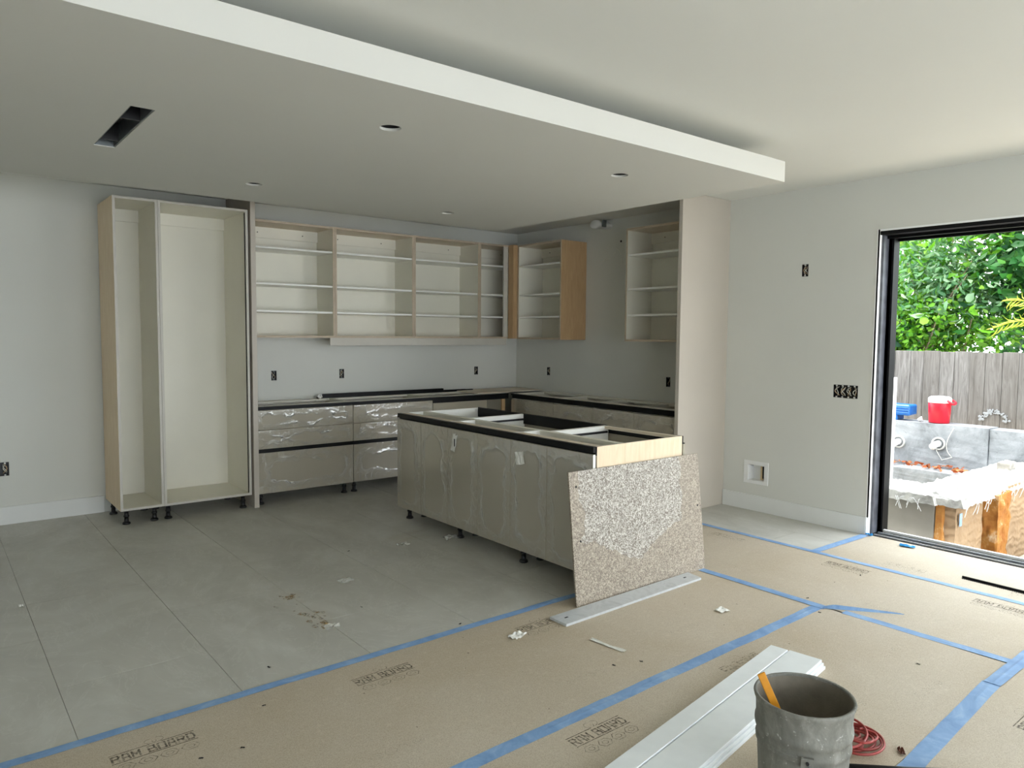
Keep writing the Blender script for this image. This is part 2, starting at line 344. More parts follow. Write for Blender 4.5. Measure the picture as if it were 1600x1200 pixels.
# ------------------------------------------------------------------ floating ceiling panel with its openings
CX0, CX1, CY0, CY1, CZ0, CZ1 = -8.1, -1.40, -4.36, -1.405, 2.5, 2.626
cans = [(-3.897, -3.807), (-3.92, -2.052), (-2.32, -1.948), (-2.32, -3.812)]
cl = obj('dropped_ceiling_panel', bx((CX0, CX1, CY0, CY1, CZ0, CZ1)), 'cloud')
cut(cl, [(-4.925, -4.825, -3.375, -2.515, CZ0-.05, CZ1-.02)], [(x, y, CZ0-.05, CZ1-.02, .052) for x, y in cans])
tag(cl, 'white dropped ceiling panel floating below the main ceiling over the kitchen', 'ceiling panel')
part('hanger_frame', cl, 'ceil', (CX0+.5, CX1-.55, CY0+.55, CY1-.45, CZ1, HC))
for i, (x, y) in enumerate(cans):
    bm = bmesh.new(); r = lathe(bm, [(.051, CZ0+.012), (.051, CZ1-.025), (.0005, CZ1-.025)], (x, y, 0), 28); fix(bm)
    c = obj('light_opening', bm, 'hole', None, True, origin=(x, y, CZ0+.012))
    tag(c, ['round ceiling cut-out for a downlight, front left, nearest the duct slot', 'round ceiling cut-out above the open wall cabinets, beyond the duct slot', 'small round ceiling cut-out nearest the back corner', 'round ceiling cut-out on the right, above the island end'][i], 'light opening', 'round downlight openings in the ceiling panel')
    bm = bmesh.new(); tube(bm, [(x-.02, y, CZ0+.09), (x-.012, y+.01, CZ0+.05), (x+.01, y+.012, CZ0+.045), (x+.02, y-.01, CZ0+.09)], .004, 6)
    obj('wire', bm, 'wirew', c, True)
dt = thing('duct_slot', 'long rectangular duct slot lined in dark metal in the dropped ceiling', 'duct opening', (-4.875, -2.95, CZ0))
part('liner', dt, 'steel', (-4.923, -4.918, -3.373, -2.517, CZ0+.004, CZ1-.022), (-4.832, -4.827, -3.373, -2.517, CZ0+.004, CZ1-.022), (-4.918, -4.832, -3.373, -3.368, CZ0+.004, CZ1-.022), (-4.918, -4.832, -2.522, -2.517, CZ0+.004, CZ1-.022))
part('back_plate', dt, 'hole', (-4.92, -4.83, -3.37, -2.52, CZ1-.028, CZ1-.022))
part('divider', dt, 'blackpl', (-4.918, -4.832, -3.13, -3.115, CZ0+.006, CZ1-.03))
part('divider', dt, 'blackpl', (-4.918, -4.832, -2.66, -2.65, CZ0+.006, CZ1-.03))

# ------------------------------------------------------------------ cabinets
LEG = {}
def leg(root, x, y, h=.112):
    key = round(h, 3)
    if key not in LEG:
        bm = bmesh.new(); r = lathe(bm, [(.004, 0), (.029, 0), (.031, .006), (.026, .016), (.017, .02), (.016, .055), (.021, .058), (.021, .07), (.016, .073), (.016, h-.012), (.03, h-.008), (.03, h)], (0, 0, 0), 16)
        cap(bm, r[0][::-1]); cap(bm, r[-1]); fix(bm); me = bpy.data.meshes.new('leg'); bm.to_mesh(me); bm.free(); me.materials.append(M['blackpl'])
        for p in me.polygons: p.use_smooth = abs(p.normal.z) < .5
        LEG[key] = me
    o = bpy.data.objects.new('leg', LEG[key]); COL.objects.link(o); o.parent = root; o.location = Vector((x, y, 0))-root.location
    return o
def film(parent, axis, a0, a1, z0, z1, plane, sgn, seed, amp=1.0):
    """crinkled clear wrap over a front. axis 'x': front in the xz plane, 'y': in the yz plane; sgn = outward side"""
    W, H = abs(a1-a0), z1-z0; nu, nv = max(14, int(W/.0078)), max(14, int(H/.0088)); nu, nv = min(nu, 120), min(nv, 84)
    vs_, cr = [], []
    ins = .055 if W < .5 else .085
    ins = min(ins, .3*min(W, H))
    for j in range(nv+1):
        for i in range(nu+1):
            u, v = i/nu*W, j/nv*H
            q = Vector((u*5+seed*3.1, v*5, seed)); wob = noise.noise(q)*.045+noise.noise(q*3.3)*.022+noise.noise(q*8)*.007
            rx, ry = W/2-ins+wob, H/2-ins+wob; rad = min(.11, rx*.8, ry*.8)
            qx, qy = abs(u-W/2)-rx+rad, abs(v-H/2)-ry+rad
            dd = math.hypot(max(qx, 0), max(qy, 0))+min(max(qx, qy), 0)-rad
            k1 = noise.noise(Vector((u*9, v*9, seed+5)))
            h = .0062*math.exp(-(dd/.0085)**2)*(.6+k1)+.0036*math.exp(-((dd-.022)/.006)**2)*(.5+noise.noise(Vector((u*14, v*14, seed+9))))
            cr_ = min(1, abs(h)/.0035)
            out = max(0, min(1, dd/.02))
            rid = 1-abs(noise.noise(Vector((u*16, v*16, seed+2))))*6
            h += out*.0016*max(0, rid); cr_ = max(cr_*(.5+.8*max(0, k1+.3)), out*.45*max(0, rid))
            h *= amp
            h = max(0, h)+.0012
            edge = min(u, W-u, v, H-v)
            if edge < 1e-6: h = .0006
            a = a0+(a1-a0)*i/nu
            p = (a, plane+sgn*h, z0+v) if axis == 'x' else (plane+sgn*h, a, z0+v)
            vs_.append(p); cr.append(min(1, max(0, cr_)))
    fs = [(j*(nu+1)+i, j*(nu+1)+i+1, (j+1)*(nu+1)+i+1, (j+1)*(nu+1)+i) for j in range(nv) for i in range(nu)]
    off = root_loc(parent); vs_ = [(p[0]-off.x, p[1]-off.y, p[2]-off.z) for p in vs_]
    me = bpy.data.meshes.new('plastic_film'); me.from_pydata(vs_, [], fs)
    at = me.attributes.new('crease', 'FLOAT', 'POINT'); at.data.foreach_set('value', cr)
    for p in me.polygons: p.use_smooth = True
    return link_mesh('plastic_film', me, 'film', parent)

T = .019
# two tall open cabinets left of the end panel
def tall(x0, x1, label, leftmat, legs):
    r = thing('tall_cabinet', label, 'cabinet', ((x0+x1)/2, -.31, 0)); z0, z1, y0, y1 = .115, 2.565, -.605, -.02
    part('side_panel', r, leftmat, (x0, x0+.006, y0, y1, z0, z1)) if leftmat != 'mel' else None
    part('side_panel', r, 'mel', (x0+.0062 if leftmat != 'mel' else x0, x0+T, y0, y1, z0, z1))
    part('side_panel', r, 'mel', (x1-T, x1, y0, y1, z0, z1))
    part('bottom_panel', r, 'mel', (x0+T, x1-T, y0, y1-.02, z0, z0+T)); part('top_panel', r, 'mel', (x0+T, x1-T, y0, y1-.02, z1-T, z1))
    part('back_panel', r, 'mel', (x0+T, x1-T, y1-.012, y1, z0, z1))
    part('hanging_rail', r, 'mel', (x0+T, x1-T, y1-.03, y1-.0122, z1-T-.10, z1-T))
    part('edge_banding', r, 'edge', (x0, x0+T, y0-.002, y0, z0, z1), (x1-T, x1, y0-.002, y0, z0, z1), (x0+T, x1-T, y0-.002, y0, z0, z0+T), (x0+T, x1-T, y0-.002, y0, z1-T, z1))
    for x, y in legs: leg(r, x, y)
    return r
tall(-4.49, -4.171, 'narrow tall open cabinet with birch outer side, leftmost of the run', 'birch', [(-4.44, -.55), (-4.235, -.55), (-4.455, -.13), (-4.22, -.13)])
r = tall(-4.169, -3.462, 'wide tall open cabinet in cream beside the taupe end panel', 'mel', [(-4.13, -.55), (-3.52, -.55), (-4.13, -.13), (-3.52, -.13)])
part('hinge_strip', r, 'hole', (-3.4875, -3.4815, -.596, -.588, .135, 2.54), label='thin dark vertical strip just inside the right side')
pn = obj('end_panel', bx((-3.447, -3.405, -.63, 0, .0, HC-.002), bev=.001), 'taupe_panel', origin=(-3.426, -.31, 0))
tag(pn, 'taupe floor to ceiling end panel between tall cabinets and wall cabinets', 'panel')
pn = obj('end_panel', bx((-.672, 0, -3.0, -2.962, .0, HC-.002), bev=.001), 'taupe_panel', origin=(-.33, -2.98, 0))
tag(pn, 'tall taupe end panel standing out from the right hand wall', 'panel')

# wall cabinets
ZS = [2.302, 1.978, 1.731]
def wallcab(axis, a0, a1, z0, z1, label, sidemats=('mel', 'mel'), group='open wall cabinets with three shelves', dep=.37, edge='edgebrown'):
    """axis 'x': on the back wall spanning x; 'y': on the right wall spanning y"""
    def B(a, b, c, d, e, f): return (a, b, c, d, e, f) if axis == 'x' else (c, d, a, b, e, f)
    lo, hi = min(a0, a1), max(a0, a1)
    r = thing('wall_cabinet', label, 'cabinet', ((lo+hi)/2, -dep/2, z0) if axis == 'x' else (-dep/2, (lo+hi)/2, z0), group)
    for (s0, s1, sm, outer) in ((lo, lo+T, sidemats[0], -1), (hi-T, hi, sidemats[1], 1)):
        if sm == 'mel': part('side_panel', r, 'mel', B(s0, s1, -dep, -.001, z0, z1))
        else:
            if outer < 0: part('side_panel', r, 'mel', B(s0+.0062, s1, -dep, -.001, z0, z1)); part('veneer_side', r, sm, B(s0, s0+.006, -dep, -.001, z0, z1))
            else: part('side_panel', r, 'mel', B(s0, s1-.0062, -dep, -.001, z0, z1)); part('veneer_side', r, sm, B(s1-.006, s1, -dep, -.001, z0, z1))
    part('top_panel', r, 'birch_h', B(lo+T, hi-T, -dep, -.02, z1-T, z1)); part('bottom_panel', r, 'birch_h', B(lo+T, hi-T, -dep, -.02, z0, z0+T))
    part('back_panel', r, 'mel', B(lo+T, hi-T, -.013, -.001, z0, z1))
    part('hanging_rail', r, 'mel', B(lo+T, hi-T, -.03, -.0132, z1-T-.10, z1-T))
    for q in (lo+.22*(hi-lo), hi-.22*(hi-lo)):
        bm = bmesh.new(); rr = lathe(bm, [(.005, -.034), (.005, -.0302)], (0, 0, 0) if False else ((q, 0, z1-T-.05) if axis == 'x' else (0, q, z1-T-.05)), 8, 'y' if axis == 'x' else 'x'); cap(bm, rr[0]); fix(bm); obj('screw', bm, 'hole', r)
    part('edge_banding', r, edge, B(lo, lo+T, -dep-.002, -dep, z0, z1), B(hi-T, hi, -dep-.002, -dep, z0, z1), B(lo+T, hi-T, -dep-.002, -dep, z0, z0+T), B(lo+T, hi-T, -dep-.002, -dep, z1-T, z1))
    for i, z in enumerate(ZS): part('shelf', r, 'melw', B(lo+T+.001, hi-T-.001, -dep+.008, -.014, z-.018, z), bev=.001)
    return r
WZ0, WZ1 = 1.482, 2.535
wallcab('x', -3.345, -2.557, WZ0, WZ1, 'open wall cabinet right beside the tall taupe end panel')
wallcab('x', -2.554, -1.678, WZ0, WZ1, 'open wall cabinet, second from the taupe end panel')
wallcab('x', -1.675, -.840, WZ0, WZ1, 'open wall cabinet, third from the taupe end panel')
r = wallcab('x', -.837, -.12, WZ0, WZ1, 'dark narrow open wall cabinet tucked into the corner')
part('blind_strip', r, 'edge', (-.50, -.44, -.372, -.355, WZ0+T, WZ1-T))
f = obj('corner_filler', bx((-.435, -.372, -.462, -.375, WZ0, WZ1), bev=.001), 'birch_dark', origin=(-.4, -.42, WZ0)); tag(f, 'vertical birch filler board in the corner between wall cabinets', 'filler board')
wallcab('y', -1.19, -.465, WZ0-.006, WZ1-.004, 'open wall cabinet on the right wall with a bare birch side', ('birch_dark', 'mel'))
wallcab('y', -2.958, -2.10, 1.472, 2.547, 'open wall cabinet on the right wall against the tall taupe panel', ('mel', 'mel'))
f = obj('cabinet_rail', bx((-2.60, -.44, -.352, -.336, 1.408, 1.4815), bev=.001), 'edge', origin=(-1.5, -.34, 1.402)); tag(f, 'long pale rail fixed under the back wall cabinets', 'rail')

# base cabinets (no worktop yet, so the tops are open)
ZB0, ZB1 = .115, .878
def basebox(axis, lo, hi, dep, r, front=None, sidel='mel', sider='mel', legs=True, top_rails=True):
    def B(a, b, c, d, e, f): return (a, b, c, d, e, f) if axis == 'x' else (c, d, a, b, e, f)
    fr_ = -dep
    part('side_panel', r, sidel, B(lo, lo+T, fr_, -.03, ZB0, ZB1)); part('side_panel', r, sider, B(hi-T, hi, fr_, -.03, ZB0, ZB1))
    part('bottom_panel', r, 'mel', B(lo+T, hi-T, fr_, -.03, ZB0, ZB0+T)); part('back_panel', r, 'mel', B(lo+T, hi-T, -.042, -.03, ZB0+T, ZB1))
    part('stretcher', r, 'mel', B(lo+T, hi-T, fr_, fr_+.10, ZB1-T, ZB1)); part('stretcher', r, 'mel', B(lo+T, hi-T, -.14, -.0425, ZB1-T, ZB1))
    if legs:
        for a in (lo+.05, hi-.05):
            for c in (fr_+.07, -.12): leg(r, *((a, c) if axis == 'x' else (c, a)))
DEP = .585
def drawers(lo, hi, label, seed):
    r = thing('base_cabinet', label, 'cabinet', ((lo+hi)/2, -.3, 0), 'wrapped base cabinets along the back wall')
    basebox('x', lo, hi, DEP, r)
    for i, (a, b) in enumerate(((.676, .846), (.506, .671), (.110, .470))):
        d_ = part('drawer_front', r, 'taupe', (lo+.002, hi-.002, -.611, -.592, a, b), bev=.001)
        film(d_, 'x', lo+.004, hi-.004, a+.002, b-.002, -.611, -1, seed+i)
    part('channel', r, 'black', (lo, hi, -.598, -.587, .848, ZB1), (lo, hi, -.615, -.587, .862, ZB1)); part('channel', r, 'black', (lo, hi, -.600, -.587, .468, .508))
    return r
drawers(-3.402, -2.495, 'three drawer base cabinet in crinkled plastic, beside the taupe end panel', 1)
drawers(-2.492, -1.602, 'three drawer base cabinet in crinkled plastic, middle of back wall', 11)
r = thing('base_cabinet', 'corner base cabinet with plain taupe front, unwrapped, behind the island', 'cabinet', (-1.1, -.3, 0), 'wrapped base cabinets along the back wall')
basebox('x', -1.599, -.64, DEP, r)
part('door', r, 'taupe', (-1.597, -1.262, -.611, -.592, .110, .818), bev=.001); part('door', r, 'taupe', (-1.258, -.90, -.600, -.587, .110, .818), bev=.001)
part('filler_strip', r, 'birch_dark', (-.70, -.655, -.611, -.592, .110, .818)); part('channel', r, 'black', (-1.599, -.60, -.60, -.587, .818, ZB1), (-1.599, -.615, -.615, -.587, .86, ZB1))
ys = [(-.66, -1.35), (-1.352, -1.92), (-1.922, -2.447), (-2.449, -2.955)]
nm = ['wrapped taupe base cabinet on the right run, nearest the corner', 'wrapped taupe base cabinet, second from the corner on the right run', 'wrapped taupe base cabinet, third from the corner on the right run', 'wrapped taupe base cabinet on the right run, against the tall panel']
for i, (b, a) in enumerate(ys):
    r = thing('base_cabinet', nm[i], 'cabinet', (-.3, (a+b)/2, 0), 'wrapped base cabinets on the right wall'); basebox('y', a, b, DEP, r)
    d_ = part('door', r, 'taupe', (-.611, -.592, a+.002, b-.002, .110, .818), bev=.001); film(d_, 'y', a+.004, b-.004, .112, .816, -.611, -1, 21+i)
    part('channel', r, 'black', (-.598, -.587, a, b, .828, ZB1), (-.615, -.587, a, b, .862, ZB1))
f = obj('plywood_offcut', bx((-.95, -.02, -.50, -.03, ZB1+.0005, ZB1+.0105)), 'birch_h', origin=(-.5, -.3, ZB1)); tag(f, 'thin birch plywood sheet lying on the cabinets in the corner', 'plywood')
# black profile bars on the cabinets
for i, (x0, x1, y, z, lb) in enumerate(((-2.62, -.72, -.085, ZB1+.001, 'black metal profile bar on the back cabinets, front one of the bundle'), (-2.60, -.80, -.055, ZB1+.001, 'black metal profile bar on the back cabinets, nearest the wall'), (-2.56, -1.12, -.072, ZB1+.0215, 'shorter black metal profile bar on top of the bundle'))):
    o = obj('profile_bar', bx((x0, x1, y-.013, y+.013, z, z+.004), (x0, x1, y-.013, y-.010, z+.004, z+.02), (x0, x1, y+.010, y+.013, z+.004, z+.02)), 'black', origin=((x0+x1)/2, y, z)); tag(o, lb, 'metal bar', 'black profile bars lying on the back cabinets')
o = thing('paper_scrap', 'silvery plastic scrap round the left end of the black bars', 'scrap', (-2.6, -.1, ZB1))
bm = bmesh.new(); bmesh.ops.create_icosphere(bm, subdivisions=3, radius=.022, matrix=Matrix.Translation((-2.60, -.105, ZB1+.023)))
for v in bm.verts: v.co += Vector((v.co.x+2.60, v.co.y+.105, 0))*.6*noise.noise(v.co*60)+v.normal*.008*noise.noise(v.co*150)
obj('crumpled_film', bm, 'white_pl', o)

# ------------------------------------------------------------------ island
IX0, IXM, IX1, IY0, IY1 = -2.612, -2.372, -1.828, -3.95, -1.70
FB = [-1.70, -2.062, -2.436, -2.812, -3.182, -3.545, -3.948]
def isl_box(r, x0, x1, lo, hi, openx):
    part('side_panel', r, 'melw' if hi > -1.8 or True else 'mel', (x0, x1, hi-T, hi, ZB0, ZB1))
    if lo < -3.9: part('side_panel', r, 'melw', (x0, x1, lo+.007, lo+T, ZB0, ZB1)); part('veneer_side', r, 'birch_light', (x0, x1, lo, lo+.0065, ZB0, ZB1+.001))
    else: part('side_panel', r, 'melw', (x0, x1, lo, lo+T, ZB0, ZB1))
    part('bottom_panel', r, 'mel', (x0, x1, lo+T, hi-T, ZB0, ZB0+T))
for i in range(3):
    hi, lo = FB[2*i], FB[2*i+2]+.0015
    r = thing('island_cabinet', ['wrapped island cabinet facing left, furthest from the speckled sheet', 'wrapped island cabinet facing left, middle unit with a paper tag', 'wrapped island cabinet facing left, end unit beside the speckled sheet'][i], 'cabinet', ((IX0+IXM)/2, (lo+hi)/2, 0), 'island cabinets facing the tall cabinets')
    isl_box(r, IX0+.0, IXM, lo, hi, -1)
    part('back_panel', r, 'mel', (IXM-.012, IXM, lo+T, hi-T, ZB0+T, ZB1)); part('stretcher', r, 'birch_h', (IX0, IX0+.062, lo+T, hi-T, ZB1-T, ZB1))
    part('stretcher', r, 'mel', (IXM-.035, IXM-.0125, lo+T, hi-T, ZB1-.06, ZB1))
    part('channel', r, 'black', (IX0-.012, IX0-.001, lo, hi, .826, ZB1), (IX0-.032, IX0-.001, lo, hi, .845, ZB1))
    for k in (0, 1):
        b_, a_ = FB[2*i+k]-.0012, FB[2*i+k+1]+.0012
        d_ = part('door', r, 'taupe', (IX0-.034, IX0-.015, a_, b_, .110, .834), bev=.001); film(d_, 'y', a_+.002, b_-.002, .112, .832, IX0-.034, -1, 41+2*i+k, .9)
        if 2*i+k == 5: part('door_edge', r, 'melw', (IX0-.034, IX0-.015, a_-.0006, a_-.0001, .110, .834), label='pale cut edge of the end door')
    leg(r, IX0+.06, hi-.04 if i == 0 else hi-.034); leg(r, IXM-.05, hi-.06)
    if i == 2: leg(r, IX0+.06, lo+.06); leg(r, IXM-.05, lo+.06)
DB = [-1.70, -2.33, -3.27, -3.948]
for i in range(3):
    hi, lo = DB[i], DB[i+1]+.0015
    r = thing('island_cabinet', ['deep island cabinet facing the right wall, furthest from the speckled sheet', 'deep open-topped island cabinet facing the right wall, middle unit', 'deep island cabinet facing the right wall, behind the speckled sheet'][i], 'cabinet', ((IX1+IXM)/2, (lo+hi)/2, 0), 'island cabinets facing the right wall')
    isl_box(r, IXM+.001, IX1, lo, hi, 1)
    part('back_panel', r, 'mel', (IXM+.001, IXM+.013, lo+T, hi-T, ZB0+T, ZB1))
    if i == 2: part('stretcher', r, 'birch_h', (IX1-.04, IX1, lo+T, hi-T, ZB1-T, ZB1))
    part('channel', r, 'black', (IX1+.001, IX1+.012, lo, hi, .826, ZB1 if i == 2 else ZB1+.004), (IX1+.001, IX1+.03, lo, hi, .826, .832))
    if i < 2: part('drawer_rail', r, 'black', (IX1-.013, IX1, lo+T, hi-T, .80, ZB1+.002))
    if i: part('drawer_runner', r, 'blackpl', (IXM+.05, IX1-.02, hi-T-.014, hi-T, .83, .845))
    part('door', r, 'taupe', (IX1+.015, IX1+.034, lo+.001, hi-.001, .110, .824), bev=.001)
    leg(r, IXM+.07, hi-.07); leg(r, IXM+.07, lo+.07); leg(r, IX1-.06, hi-.07); leg(r, IX1-.06, lo+.07)
def crumple(name, label, c, su, sv, axis, seed, mat='paper', cat='paper scrap', amp=.006, rot=0, n=10):
    vs_, fs = [], []
    for j in range(n+1):
        for i in range(n+1):
            u, v = (i/n-.5)*su, (j/n-.5)*sv
            k_ = noise.noise(Vector((i*.35, j*.35, seed)))
            u += .12*su*noise.noise(Vector((j*.4, seed, i*.2))); v += .12*sv*noise.noise(Vector((i*.4, seed+4, j*.2)))
            u, v = u*math.cos(rot)-v*math.sin(rot), u*math.sin(rot)+v*math.cos(rot)
            h = amp*(.7+k_*1.2)
            vs_.append((u, v, max(.0005, h)) if axis == 'z' else (-max(.0005, h), u, v))
    fs = [(j*(n+1)+i, j*(n+1)+i+1, (j+1)*(n+1)+i+1, (j+1)*(n+1)+i) for j in range(n) for i in range(n)]
    me = bpy.data.meshes.new(name); me.from_pydata(vs_, [], fs); o = link_mesh(name, me, mat); o.location = c
    m = o.modifiers.new('s', 'SOLIDIFY'); m.thickness = .0008
    return tag(o, label, cat)
xf = IX0-.0365
crumple('paper_tag', 'white torn paper tag on the middle island doors, the left one with a slit', (xf, -2.53, .735), .055, .13, 'x', 3, rot=.25)
o = obj('tag_slit', bx((xf-.0115, xf-.0085, -2.548, -2.541, .71, .765)), 'blackpl', bpy.data.objects['paper_tag'])
crumple('paper_tag', 'square white paper label on the island door right of the slit tag', (xf, -3.285, .725), .085, .085, 'x', 8, rot=-.2)

# leaning speckled sheet and marble strip
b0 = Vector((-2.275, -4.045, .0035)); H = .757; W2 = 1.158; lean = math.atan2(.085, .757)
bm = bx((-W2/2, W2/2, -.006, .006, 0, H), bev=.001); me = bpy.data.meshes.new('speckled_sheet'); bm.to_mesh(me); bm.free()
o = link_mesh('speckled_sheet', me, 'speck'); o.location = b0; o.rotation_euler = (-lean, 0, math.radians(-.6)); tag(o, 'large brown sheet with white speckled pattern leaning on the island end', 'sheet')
for (px_, pz_) in ((-.53, .67), (.54, .42), (-.52, .36)):
    bm = bmesh.new(); rr = lathe(bm, [(.007, -.0075), (.006, -.0062)], (px_, 0, pz_), 10, 'y'); cap(bm, rr[0]); me = bpy.data.meshes.new('hole'); fix(bm).to_mesh(me); bm.free(); h_ = link_mesh('screw_hole', me, 'hole', o)
P4 = [(-3.085, -4.075), (-3.085, -4.205), (-1.905, -4.18), (-1.885, -4.062)]
bm = bmesh.new(); lo_ = [bm.verts.new((x, y, .0032)) for x, y in P4]; hi_ = [bm.verts.new((x, y, .0162)) for x, y in P4]
bm.faces.new(lo_); bm.faces.new(hi_[::-1])
for i in range(4): bm.faces.new((lo_[i], lo_[(i+1) % 4], hi_[(i+1) % 4], hi_[i]))
fix(bm); o = obj('stone_strip', bm, 'marble', origin=(-2.5, -4.13, .0032)); tag(o, 'grey marbled strip lying on the floor before the speckled sheet', 'strip')
for x, y in ((-3.02, -4.135), (-1.985, -4.115)): part('screw_slot', o, 'hole', (x-.012, x+.012, y-.005, y+.005, .0162, .0168))

# ------------------------------------------------------------------ floor protection
KZ = .0028
def sheet(x0, x1, y0, y1, label):
    o = obj('floor_protection_sheet', bx((x0, x1, y0, y1, .0002, KZ)), 'kraft', origin=((x0+x1)/2, (y0+y1)/2, 0)); return tag(o, label, 'floor protection', 'cardboard floor protection sheets')
RA = sheet(-7.9, -1.741, -4.877, -3.892, 'tan cardboard floor sheet along the bare tile, under the marbled strip')
RB = sheet(-7.9, -1.725, -5.838, -4.879, 'tan cardboard floor sheet under the white planks and the bucket')
RC = sheet(-7.9, -.9, -6.80, -5.84, 'tan cardboard floor sheet at the lower right corner')
CD = sheet(-1.739, -.772, -5.838, -2.55, 'tan cardboard floor sheet running between two long blue tapes')
CE = sheet(-.770, -.002, -5.838, -4.30, 'tan cardboard floor sheet along the door sill')
sheet(-7.9, -.9, -8.2, -6.802, 'tan cardboard floor sheet behind the photographer')
def strip_mesh(name, pts, w, mat, label, z=.0034, cat='tape', group='blue tape strips on the floor', wav=.003, seed=0):
    vs_, fs = [], []; P = []
    for a, b in zip(pts, pts[1:]):
        L = math.hypot(b[0]-a[0], b[1]-a[1]); n = max(2, int(L/.04))
        for i in range(n): P.append((a[0]+(b[0]-a[0])*i/n, a[1]+(b[1]-a[1])*i/n))
    P.append(pts[-1])
    for i, p in enumerate(P):
        q, r_ = P[max(0, i-1)], P[min(len(P)-1, i+1)]; d_ = Vector((r_[0]-q[0], r_[1]-q[1], 0)).normalized(); nn = Vector((-d_.y, d_.x, 0))
        wv_ = wav*noise.noise(Vector((i*.15, seed, 0)))*2
        for k, s in enumerate((-1, -.35, 0, .35, 1)):
            zz = z+(.0010*max(0, noise.noise(Vector((i*.3, seed+3, k))))+(.0012 if k == 2 and noise.noise(Vector((i*.05, seed+7, 0))) > 0 else 0))
            p3 = Vector((p[0], p[1], 0))+nn*(w/2*s+wv_+.002*s*noise.noise(Vector((i*.5, seed+k, 1)))); vs_.append((p3.x, p3.y, zz))
    for i in range(len(P)-1):
        for k in range(4): a = i*5+k; fs.append((a, a+1, a+6, a+5))
    me = bpy.data.meshes.new(name); me.from_pydata(vs_, [], fs); o = link_mesh(name, me, mat)
    m = o.modifiers.new('s', 'SOLIDIFY'); m.thickness = .0004; m.offset = -1
    return tag(o, label, cat, group)
strip_mesh('tape_strip', [(-7.9, -3.888), (-2.6, -3.894), (-1.75, -3.90)], .050, 'tape', 'long blue tape along the edge between bare tile and cardboard', z=.0045, seed=1)
strip_mesh('tape_strip', [(-7.9, -4.925), (-4.226, -4.895), (-1.76, -4.870)], .064, 'tape', 'long blue tape across the cardboard left of the white planks', seed=2)
strip_mesh('tape_strip', [(-1.742, -2.6), (-1.739, -4.079), (-1.745, -4.91)], .060, 'tape', 'blue tape running from the speckled sheet to the loose tape end', z=.0052, seed=3)
strip_mesh('tape_strip', [(-1.72, -5.0), (-1.70, -5.86)], .058, 'tape', 'blue tape beyond the loose tape end towards the right edge', seed=4)
strip_mesh('tape_strip', [(-.771, -2.55), (-.765, -4.29), (-.77, -5.9)], .050, 'tape', 'blue tape line nearest the door, parallel to the sill', z=.0046, seed=5)
strip_mesh('tape_strip', [(-.76, -4.302), (-.03, -4.322)], .060, 'tape', 'short blue tape from the door jamb to the long tape', z=.0058, seed=6)
strip_mesh('tape_strip', [(-7.9, -5.97), (-2.963, -5.875), (-2.02, -5.822)], .070, 'tape', 'wide blue tape at the lower right, beside the orange-red cord', seed=7)
strip_mesh('tape_strip', [(-2.03, -5.826), (-1.2, -5.83), (-.5, -5.84)], .066, 'tape', 'wide blue tape piece at the right edge crossing the long tape', z=.006, seed=8)
# loose curled tape end
vs_, fs = [], []
n = 24
for i in range(n+1):
    s = i/n; x = -1.76+.26*s; y = -4.90-.33*s; zc = .008+.028*math.sin(math.pi*min(1, s*1.6)*.6)*(1-s*.5)
    for k in (-1, 0, 1):
        vs_.append((x+.008*k*(1-.9*s), y+.005*k*(1-.9*s), .0055+(.002+.020*(1-s)**.6*math.sin(min(1, s*6)*1.57))*(.5+.5*k)+.001))
fs = [(i*3+k, i*3+k+1, i*3+k+4, i*3+k+3) for i in range(n) for k in (0, 1)]
me = bpy.data.meshes.new('loose_tape'); me.from_pydata(vs_, [], fs); o = link_mesh('loose_tape', me, 'tape'); m = o.modifiers.new('s', 'SOLIDIFY'); m.thickness = .0005
tag(o, 'loose strip of blue tape peeling up from the tape junction', 'tape')
o = crumple('tape_scrap', 'bright blue scrap of tape on the floor by the door sill', (-.105, -4.66, .004), .05, .10, 'z', 5, 'tape2', 'tape', .012, .15)
o = crumple('tape_scrap', 'small bright blue tape ball at the foot of the door jamb', (-.025, -4.345, .007), .03, .05, 'z', 9, 'tape2', 'tape', .012)

